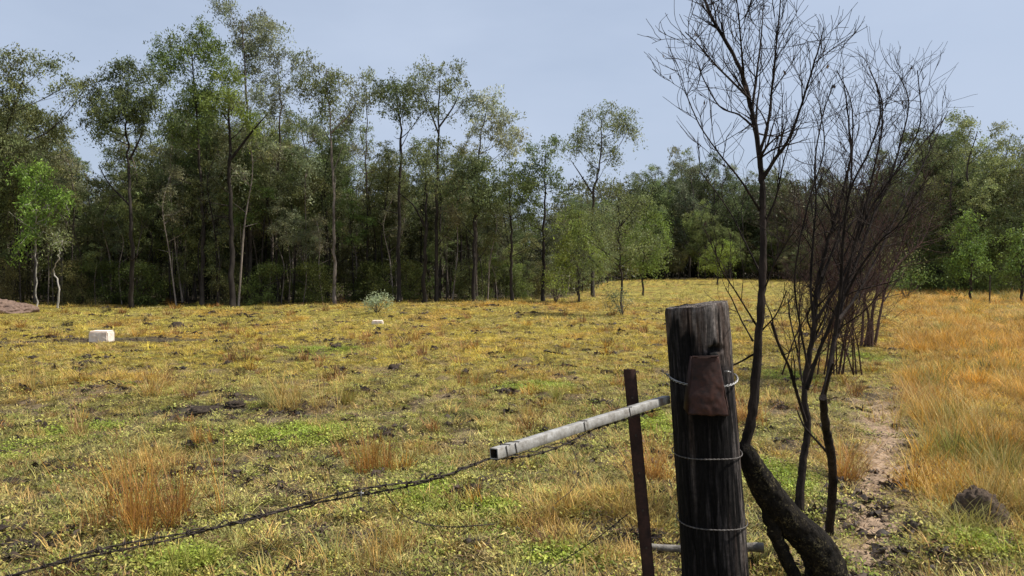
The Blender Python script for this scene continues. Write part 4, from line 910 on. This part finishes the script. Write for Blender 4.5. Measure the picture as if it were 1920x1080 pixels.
# ------------------------------------------------------------------ rusty star picket
def picket():
    Y = 3.10; top = at(1180, 692, Y); b = at(1216, 1080, Y); d = (top - b) / np.linalg.norm(top - b); base = b - d * ((b[2] + .3) / d[2]); root = empty('steel_picket', (base[0], base[1], float(height(base[0], base[1])))); off = np.array(root.location)
    L_ = np.linalg.norm(top - base); n = 40; mb = MB()
    # L-shaped angle iron profile, closed outline
    prof = np.array([(-.026, -.006), (-.004, -.012), (.026, -.006), (.0245, .000), (.002, -.006), (.001, .026), (-.0045, .026), (-.0045, -.006), (-.0255, 0)])
    k = len(prof); rows = []
    for i in range(n):
        c = base + d * L_ * i / (n - 1); w = 1 + .04 * (RNG.random() - .5); rows.append(c + np.stack([prof[:, 0] * w, prof[:, 1] * w, 0 * prof[:, 0]], -1))
    V = np.vstack(rows) - off; i = np.arange(n - 1)[:, None] * k; j = np.arange(k)[None]; Fq = np.stack([i + j, i + (j + 1) % k, i + k + (j + 1) % k, i + k + j], -1).reshape(-1, 4)
    mb.add(V, Fq); cen = rows[-1].mean(0) - off; q = np.arange(k); mb.add(np.vstack([rows[-1] - off, cen]), np.stack([q, (q + 1) % k, np.full(k, k)], -1))
    link('picket_shaft', mb.mesh('picket_shaft', M_rust), root)
    hb = MB(); 
    for i in range(7):
        c = base + d * (L_ - .12 - i * .16) - off + np.array([.0, -.0145, 0]); hb.tube(np.array([c, c + [0, .003, 0]]), .0045, 8)
    o = link('bolt_hole', hb.mesh('bolt_hole', M_barb), root)
    tag(root, 'slim rusty steel picket leaning beside the thick post', 'picket')
picket()

# ------------------------------------------------------------------ pale square tube rail
ROLL = .3
def rail():
    a, b = at(926, 851, 2.27), at(1250, 749, 3.14); root = empty('metal_rail', a); d = (b - a) / np.linalg.norm(b - a); up = np.array([0, 0, 1.]) - d * d[2]; up /= np.linalg.norm(up); s = np.cross(d, up); ro = math.radians(16); up, s = up * math.cos(ro) - s * math.sin(ro) * ROLL, s * math.cos(ro) + up * math.sin(ro) * ROLL
    h = .0172; th = .003; n = 30; L_ = np.linalg.norm(b - a)
    def sq(r): return [(-r, -r), (r, -r), (r, r), (-r, r)]
    bev = .0018; out = [(-h + bev, -h), (h - bev, -h), (h, -h + bev), (h, h - bev), (h - bev, h), (-h + bev, h), (-h, h - bev), (-h, -h + bev)]
    inn = [(x * (h - th) / h, y * (h - th) / h) for x, y in out]; k = 8; mb = MB(); V = []
    for i in range(n):
        c = d * L_ * i / (n - 1) + up * .0012 * (RNG.random() - .5)
        for pr in (out, inn): V += [c + s * x + up * y for x, y in pr]
    V = np.array(V); F4 = []
    for i in range(n - 1):
        for j in range(k):
            q = i * 16; F4.append([q + j, q + (j + 1) % k, q + 16 + (j + 1) % k, q + 16 + j]); q += 8; F4.append([q + (j + 1) % k, q + j, q + 16 + j, q + 16 + (j + 1) % k])
    for e in (0, (n - 1) * 16):
        for j in range(k): F4.append([e + j, e + (j + 1) % k, e + 8 + (j + 1) % k, e + 8 + j])
    mb.add(V, F4)
    ib = MB(); ir = []
    for f in np.linspace(0, .3, 4):
        ir += [d * (L_ * f + .001) + s * x * .97 + up * y * .97 for x, y in inn]
    ib.add(np.array(ir), [[q * 8 + (j + 1) % 8, q * 8 + j, q * 8 + 8 + j, q * 8 + 8 + (j + 1) % 8] for q in range(3) for j in range(8)]); link('tube_inside', ib.mesh('tube_inside', M_barb), root)  # dark rusty lining, shade of the hollow end put into its colour
    m, t, bb = newmat('weathered_pale_paint', .6, .35); v = coords(t); n1 = noise(t, v, 28, 7, .75); n2 = noise(t, v, 7, 5, .7, .5)
    c = ramp(t, n1, [(.28, (.09, .075, .06)), (.45, (.24, .225, .20)), (.7, (.43, .42, .40))]); c = mixc(t, c, (.13, .09, .07), ramp(t, n2, [(.56, 0.), (.68, .85)])); t.links.new(c, bb.inputs['Base Color']); bump(t, bb, n1, .4, .003)
    link('square_tube', mb.mesh('square_tube', m), root)
    mb = MB(); a0 = s * h * 1.15
    for i, f in enumerate((.035, .075, .42, .70)):      # wire wraps
        c = d * L_ * f; pts = [c + s * (h + .002) * x + up * (h + .002) * y + d * z for x, y, z in ((1, 1, 0), (1, -1, .006), (-1, -1, .01), (-1, 1, .014), (1, 1, .02))]; mb.tube(np.array(pts), .0017, 5)
    mb.tube(spline([d * L_ * .04 + up * (h + .002) - s * .01, d * L_ * .09 + up * (h - .004) - s * (h + .003), d * L_ * .15 - up * (h + .004) - s * (h + .002)], 8), .0018, 5)
    link('wire_wrap', mb.mesh('wire_wrap', M_oldwire, True), root)
    tag(root, 'weathered pale square metal tube wired between the post and the barbed wire', 'metal rail')
rail()

# ------------------------------------------------------------------ barbed wire
def twisted(mb, path, sep, wr, pitch, barb=.10, ph0=0.0, off=0, bl=.016):
    P = spline(path, 40); L_ = np.concatenate([[0], np.cumsum(np.linalg.norm(np.diff(P, axis=0), axis=1))]); n = int(L_[-1] / .006); t = np.linspace(0, L_[-1], n); Q = np.stack([np.interp(t, L_, P[:, i]) for i in range(3)], -1)
    Q += np.stack([.004 * np.sin(t * 9 + ph0), .004 * np.sin(t * 7 + 1 + ph0), .005 * np.sin(t * 11 + 2 + ph0)], -1)
    T = np.gradient(Q, axis=0); T /= np.linalg.norm(T, axis=1)[:, None]; U = np.cross(T, [0, 0, 1.]); U /= np.linalg.norm(U, axis=1)[:, None]; Wv = np.cross(T, U)
    for ph in (0, np.pi):
        a = t / pitch * 2 * np.pi + ph + ph0; mb.tube(Q + sep * (np.cos(a)[:, None] * U + np.sin(a)[:, None] * Wv) - off, wr, 4)
    d = barb * .5
    while d < L_[-1] and barb > 0:
        i = int(np.searchsorted(t, d)); i = min(i, n - 1); c = Q[i] - off
        for k in range(4):
            v = RNG.normal(0, 1, 3); v -= T[i] * v.dot(T[i]) * .7; v /= np.linalg.norm(v); mb.tube(np.array([c - v * .003, c + v * bl * RNG.uniform(.8, 1.2)]), [wr * 1.1, wr * .3], 4, cap=False)
        a = np.linspace(0, 4 * np.pi, 18); mb.tube(c + T[i] * (a / (4 * np.pi) * .008 - .004)[:, None] + (sep + wr * 1.6) * (np.cos(a)[:, None] * U[i] + np.sin(a)[:, None] * Wv[i]), wr * .9, 4, cap=False)
        d += barb * RNG.uniform(.85, 1.15)
A0 = at(20, 1078, 1.84)
main = [at(-260, 1150, 1.74), A0, at(160, 1040, 1.9), at(290, 1010, 1.95), at(500, 965, 2.03), at(700, 914, 2.13), at(820, 892, 2.2), at(915, 862, 2.27)]
for i, (dy, lab) in enumerate(((0, 'upper strand of the dark barbed wire running to the lower left'), (5, 'second barbed strand wound loosely round the first one'))):
    mb = MB(); pts = [np.asarray(p) + np.array([0, .008 * i, -.0075 * i + .004 * i * math.sin(k * 2.1)]) for k, p in enumerate(main)]
    pts = [q_ + (np.array([0, 0, RNG.normal(-.002, .004)]) if i and 0 < k < len(pts) - 1 else 0) for k, q_ in enumerate(pts)]; twisted(mb, pts, .0018, .0016, .075, .07 if i == 0 else .10, i * 1.3, A0, .02)
    for k in range(16):
        u = RNG.uniform(.08, .95); pp_ = spline(pts, 60); c_ = pp_[int(u * 58)] - A0; e_ = pp_[int(u * 58) + 1] - pp_[int(u * 58)]; mb.tube(spline([c_, c_ + e_ * .4 + RNG.normal(0, .006, 3), c_ + e_ * .9 + RNG.normal(0, .005, 3), c_ + e_ * 1.3 + RNG.normal(0, .004, 3)], 9), .0022, 4)
    o = link('barbed_wire', mb.mesh('barbed_wire', M_barb, True), None, A0); tag(o, lab, 'barbed wire', 'barbed wire strands of the old gate')
mb = MB(); o0 = at(912, 864, 2.27); twisted(mb, [o0, at(960, 860, 2.33), at(1030, 842, 2.46), at(1085, 822, 2.6), at(1130, 800, 2.76), at(1172, 784, 2.94), at(1240, 770, 3.1)], .0022, .0016, .035, .07, 0, o0, .014)
for k in range(5):
    s0 = at(930 + k * 30, 860 - k * 8, 2.27 + .055 * k) - o0; mb.tube(spline([s0, s0 + [.02, .01, -.015 * RNG.random()], s0 + [.05, 0, .01], s0 + [.09, .01, .004]], 10), .0015, 4)
tag(link('barbed_wire', mb.mesh('barbed_wire', M_barb, True), None, o0), 'tangled barbed wire hanging along the underside of the pale rail', 'barbed wire', 'barbed wire strands of the old gate')
mb = MB(); o0 = at(712, 913, 2.14); twisted(mb, [o0, at(735, 945, 2.15), at(765, 972, 2.18), at(830, 985, 2.25), at(930, 985, 2.4)], .0015, .0011, .05, 0, 0, o0)
tag(link('loose_wire', mb.mesh('loose_wire', M_barb, True), None, o0), 'loose wire end drooping below the barbed wire in the middle', 'wire')
mb = MB(); o0 = at(1178, 966, 3.1); twisted(mb, [o0, at(1130, 1000, 3.12), at(1070, 1040, 3.1), at(1030, 1070, 3.05), at(990, 1100, 3.0)], .0016, .0013, .04, .16, 0, o0)
tag(link('barbed_wire', mb.mesh('barbed_wire', M_barb, True), None, o0), 'lower barbed wire running from the rusty picket to the bottom centre', 'barbed wire', 'barbed wire strands of the old gate')
mb = MB(); o0 = at(1040, 945, 3.1); mb.tube(spline([o0, at(1075, 915, 3.1), at(1085, 880, 3.1), at(1075, 845, 2.85), at(1060, 822, 2.58)], 24) - o0, .0014, 4)
tag(link('loose_wire', mb.mesh('loose_wire', M_oldwire, True), None, o0), 'thin pale wire curling down from the pale rail', 'wire')
mb = MB(); o0 = at(677, 932, 2.12); u_ = np.array([.0, 0, 1.]); mb.box((0, 0, .006), (.0018, .0015, .016)); mb.box((0, 0, .011), (.008, .0015, .002))
tag(link('wire_clip', mb.mesh('wire_clip', M_wire), None, o0), 'small pale wire clip on the barbed wire', 'wire clip')

# ------------------------------------------------------------------ dead tree and dead shrubs
def twigs(mb, P, R, lvl, n, Lr, up=.5, spread=.6, k=4, rmin=.0013, follow=None, tips=None, tfrom=.15):
    """random side twigs off a path"""
    T = np.gradient(P, axis=0); T /= np.linalg.norm(T, axis=1)[:, None] + 1e-9; m = len(P)
    for _ in range(n):
        f = RNG.uniform(tfrom, .97); i = min(int(f * m), m - 1); L_ = RNG.uniform(*Lr) * (1.15 - .5 * f); r0 = max(R[i] * RNG.uniform(.35, .6), rmin)
        d = T[i] * RNG.uniform(.35, .8) + RNG.normal(0, spread, 3) + np.array([0, 0, up * .5]); d /= np.linalg.norm(d)
        pts = [P[i]]; seg = 6; dd = d.copy(); bend = RNG.normal(0, .13, 3)
        for s in range(seg):
            dd = dd + bend * .6 + RNG.normal(0, .12, 3) + np.array([0, 0, up * .16]); dd /= np.linalg.norm(dd); pts.append(pts[-1] + dd * L_ / seg)
        Q = spline(pts, 9 if lvl > 1 else 7); RR = np.linspace(r0, rmin * .8, len(Q)); mb.tube(Q, RR, 4 if lvl > 1 else 3, cap=False)
        if tips is not None and RNG.random() < .02: tips.append(Q[-1])
        if lvl > 1: twigs(mb, Q, RR, lvl - 1, max(2, int(n * .45)) if n < 12 else 5, (Lr[0] * .45, Lr[1] * .5), up, spread, 3, rmin, None, tips)
def limb(root, off, pts, r0, r1, Y0, Y1=None, ntw=10, Lr=(.15, .5), lvl=2, name='branch', mat=None, up=.5, spread=.5, tips=None, ybow=0.0, k=8, tfrom=.15, rough=.06):
    n = len(pts); Yv = np.linspace(Y0, Y1 if Y1 is not None else Y0, n) + ybow * np.sin(np.linspace(0, np.pi, n))
    Q = np.array([at(x, y, yy) for (x, y), yy in zip(pts, Yv)]) - off
    P = spline(Q, max(14, n * 6)); m = len(P); P[1:-1] += RNG.normal(0, r0 * .05, (m - 2, 3))
    R = r0 + (r1 - r0) * np.linspace(0, 1, m) ** (.62 if ntw else .9); R = R * (1 + .16 * (fbm(np.arange(m) * .9, np.full(m, r0 * 900), 2, 5) - .5) * 2); mb = MB(); mb.tube(P, R, k, rough=rough); 
    if ntw: twigs(mb, P, R, lvl, ntw, Lr, up, spread, tips=tips, tfrom=tfrom)
    link(name, mb.mesh(name, mat or M_dead, True), root); return P
def dead_leaves(root, tips):
    if not tips: return
    lv = MB(); C = np.array(tips); leaves(lv, C - [0, 0, .015], .035, .8, (.06, .04, .03), .3, .45); o = link('dead_leaf', lv.mesh('dead_leaf', M_leaf), root); o['kind'] = 'stuff'; o.color = (1, 1, 1, 1)

# 1: leaning charred trunk resting against the post, with the tall leafless stem rising from it
base = at(1556, 1130, 3.5); root = empty('dead_tree', (base[0], base[1], float(height(base[0], base[1])))); off = np.array(root.location); tips = []
def log_trunk():
    pts = [(1556, 1190, 58, 3.52), (1553, 1110, 52, 3.5), (1546, 1062, 45, 3.47), (1524, 1020, 41, 3.44), (1487, 983, 37, 3.42), (1450, 938, 35, 3.38), (1420, 890, 29, 3.35), (1400, 850, 22, 3.34), (1393, 830, 12, 3.34)]
    Q = np.array([at(x, y, yy) for x, y, r, yy in pts]) - off; R = np.array([r * .78 * yy / F for x, y, r, yy in pts])
    PR = spline(np.column_stack([Q, R]), 120); P, R = PR[:, :3], PR[:, 3]; k = 40
    T = np.gradient(P, axis=0); T /= np.linalg.norm(T, axis=1)[:, None]; U = np.cross(T, [0, 1, 0]); U /= np.linalg.norm(U, axis=1)[:, None]; Wv = np.cross(T, U); a = np.linspace(0, 2 * np.pi, k, endpoint=False)
    s = np.linspace(0, 1, 120); A, Sg = np.meshgrid(a, s); rr = R[:, None] * (1 + .22 * (fbm(np.cos(A) * 2 + 3, np.sin(A) * 2 + Sg * 9, 4, 401) - .5) + .22 * (fbm(np.cos(A) * 7 + 3, np.sin(A) * 7 + Sg * 30, 3, 404) - .5))
    V = (P[:, None] + rr[..., None] * (np.cos(a)[None, :, None] * U[:, None] + np.sin(a)[None, :, None] * Wv[:, None])).reshape(-1, 3)
    i = np.arange(119)[:, None] * k; j = np.arange(k)[None]; F4 = np.stack([i + j, i + (j + 1) % k, i + k + (j + 1) % k, i + k + j], -1).reshape(-1, 4)
    q = np.arange(k); V = np.vstack([V, P[-1][None]]); F3 = np.stack([119 * k + q, 119 * k + (q + 1) % k, np.full(k, len(V) - 1)], -1)
    link('trunk', mesh_np('trunk', V, [F4, F3], np.ones((len(V), 3)), True, [M_log]), root)
log_trunk()
limb(root, off, [(1432, 925), (1448, 985), (1468, 1035), (1492, 1085), (1510, 1130)], .034, .03, 3.38, 3.42, 0, name='root_limb', mat=M_log, rough=.12)
T1 = [(1396, 840), (1408, 790), (1416, 720), (1422, 640), (1428, 560), (1431, 480), (1430, 400), (1428, 330), (1418, 250), (1405, 190), (1388, 130), (1362, 80), (1338, 40), (1318, -10), (1305, -60)]
limb(root, off, T1, .028, .0055, 3.34, 3.5, 26, (.12, .42), 2, 'stem', tips=tips, tfrom=.5, spread=.5)
for pts, r, n, tf in (([(1430, 335), (1452, 300), (1478, 262), (1500, 205), (1520, 140), (1535, 90), (1545, 50)], .013, 14, .15),
    ([(1424, 290), (1440, 230), (1448, 160), (1455, 90), (1462, 20), (1465, -40)], .010, 13, .15), ([(1410, 205), (1420, 130), (1428, 60), (1432, -20)], .009, 12, .15),
    ([(1405, 185), (1380, 160), (1345, 125), (1310, 85), (1285, 60)], .008, 10, .2), ([(1395, 150), (1390, 90), (1385, 30), (1378, -30)], .008, 10, .2),
    ([(1428, 400), (1390, 340), (1350, 290), (1315, 240), (1292, 190), (1283, 165)], .008, 11, .25), ([(1429, 430), (1455, 370), (1470, 300), (1490, 240)], .007, 8, .2),
    ([(1415, 240), (1385, 215), (1350, 200), (1320, 150), (1305, 110)], .007, 8, .2), ([(1430, 520), (1400, 460), (1370, 400), (1335, 350), (1310, 320)], .006, 7, .3),
    ([(1428, 560), (1450, 500), (1478, 450), (1500, 420)], .006, 6, .3), ([(1424, 620), (1400, 580), (1375, 540), (1350, 500), (1340, 460)], .007, 6, .3), ([(1420, 660), (1385, 680), (1362, 690), (1345, 705)], .007, 0, .3),
    ([(1423, 625), (1455, 590), (1475, 545)], .006, 3, .3), ([(1412, 640), (1390, 600), (1372, 560), (1360, 540)], .006, 3, .3)):
    limb(root, off, pts, r * .82, .002, 3.42, 3.42 + RNG.normal(0, .22), int(n * 1.35), (.12, .36), 2, tips=tips, tfrom=tf, up=.55, spread=.42, k=6)
dead_leaves(root, tips)
tag(root, 'leafless tree with bent charred trunk leaning on the post and one tall stem', 'dead tree')

# 2: dense dead shrub of many stems
def rootgrp(px, py, name, label):
    g = G(px, py); r = empty(name, g); tag(r, label, 'dead shrub'); return r, np.array(r.location), g[1]
root, off, Yb = rootgrp(1500, 970, 'dead_shrub', 'dense leafless shrub of dark stems right of the tall dead stem'); tips = []
stems = [([(1498, 985), (1500, 920), (1507, 860), (1515, 800), (1508, 740), (1515, 680), (1527, 610), (1532, 540), (1548, 470), (1568, 402), (1585, 341), (1596, 289), (1591, 228), (1582, 159)], .033, .004, 18, .35),
    ([(1512, 730), (1535, 660), (1560, 600), (1585, 530), (1602, 460), (1623, 385), (1639, 315), (1650, 263), (1654, 193), (1632, 132)], .018, .003, 20, .3),
    ([(1528, 620), (1520, 540), (1525, 450), (1530, 376), (1528, 306), (1540, 228), (1561, 159)], .013, .003, 16, .25),
    ([(1530, 600), (1568, 540), (1597, 480), (1627, 402), (1660, 350), (1694, 298), (1726, 228), (1720, 132)], .013, .003, 18, .25),
    ([(1532, 560), (1550, 500), (1576, 430), (1593, 359), (1598, 280), (1596, 193), (1569, 132)], .012, .003, 16, .25),
    ([(1515, 690), (1500, 610), (1490, 530), (1500, 450), (1520, 367), (1545, 280), (1538, 202)], .010, .003, 12, .3),
    ([(1540, 520), (1568, 460), (1610, 402), (1644, 359), (1681, 324), (1728, 272), (1767, 228)], .010, .003, 16, .25),
    ([(1510, 790), (1495, 740), (1480, 690), (1462, 650), (1447, 605)], .013, .008, 3, .3), ([(1505, 720), (1495, 660), (1482, 600), (1478, 560)], .008, .004, 5, .3)]
for pts, r0, r1, n, tf in stems: limb(root, off, pts, r0 if r0 > .03 else r0 * .8, r1, Yb, Yb + RNG.normal(.1, .28), int(n * 1.4), (.14, .46), 2, 'stem', tips=tips, tfrom=tf, up=.6, spread=.42)
dead_leaves(root, tips)
root, off, Yb = rootgrp(1556, 1012, 'dead_shrub', 'leafless shrub with wavy black stem rooted behind the leaning trunk'); tips = []
for pts, r0, r1, n, tf in [([(1553, 1030), (1558, 960), (1562, 900), (1558, 850), (1548, 800), (1543, 745)], .026, .018, 0, .4), ([(1543, 745), (1556, 690), (1568, 620), (1585, 550), (1610, 480), (1639, 402), (1669, 333), (1690, 263), (1704, 193), (1686, 141)], .017, .003, 24, .15),
    ([(1545, 750), (1552, 715), (1562, 680)], .011, .006, 2, .4), ([(1553, 850), (1530, 825), (1508, 800), (1495, 770)], .008, .004, 0, .5), ([(1566, 630), (1576, 540), (1581, 450), (1593, 359), (1627, 289), (1650, 219), (1645, 159)], .012, .003, 18, .2),
    ([(1572, 600), (1602, 560), (1635, 500), (1669, 430), (1702, 359), (1732, 306), (1776, 211)], .010, .0025, 18, .2), ([(1585, 555), (1614, 500), (1652, 450), (1686, 420), (1719, 359)], .009, .0025, 14, .2)]:
    limb(root, off, pts, r0, r1, Yb + .1, Yb + RNG.normal(.15, .3), int(n * 1.4), (.14, .46), 2, 'stem', tips=tips, tfrom=tf, up=.55, spread=.45)
dead_leaves(root, tips)
root, off, Yb = rootgrp(1625, 650, 'dead_shrub', 'farther leafless shrub of thin stems beside the orange grass'); tips = []
for pts in ([(1615, 655), (1618, 600), (1620, 540), (1600, 470), (1570, 400), (1560, 330)], [(1628, 655), (1634, 600), (1645, 540), (1650, 470), (1640, 380), (1650, 300)], [(1640, 650), (1650, 590), (1662, 540), (1690, 460), (1720, 380), (1740, 320)], [(1622, 650), (1628, 590), (1600, 520), (1560, 470), (1530, 420)], [(1635, 650), (1640, 560), (1680, 500), (1730, 450), (1750, 400)]):
    limb(root, off, pts, .034, .007, Yb, Yb + RNG.normal(0, .6), 40, (.5, 1.6), 2, 'stem', M_thicket, tips=None, tfrom=.3, up=.45, spread=.5)
root, off, Yb = rootgrp(1560, 700, 'dead_shrub', 'reddish brown dead thicket tangled behind the dense shrub')
for k in range(18):
    x1 = RNG.uniform(1480, 1700); y1 = RNG.uniform(280, 420); x0 = 1560 + RNG.normal(0, 34); pts = [(x0, 702), (x0 + (x1 - x0) * .15 + RNG.normal(0, 6), 620), (x0 + (x1 - x0) * .5 + RNG.normal(0, 12), 520), (x1, y1)]
    limb(root, off, pts, .013, .003, Yb, Yb + RNG.normal(0, .7), 34, (.35, 1.3), 2, 'stem', M_thicket, up=.45, spread=.5, tfrom=.2)
print('script done')
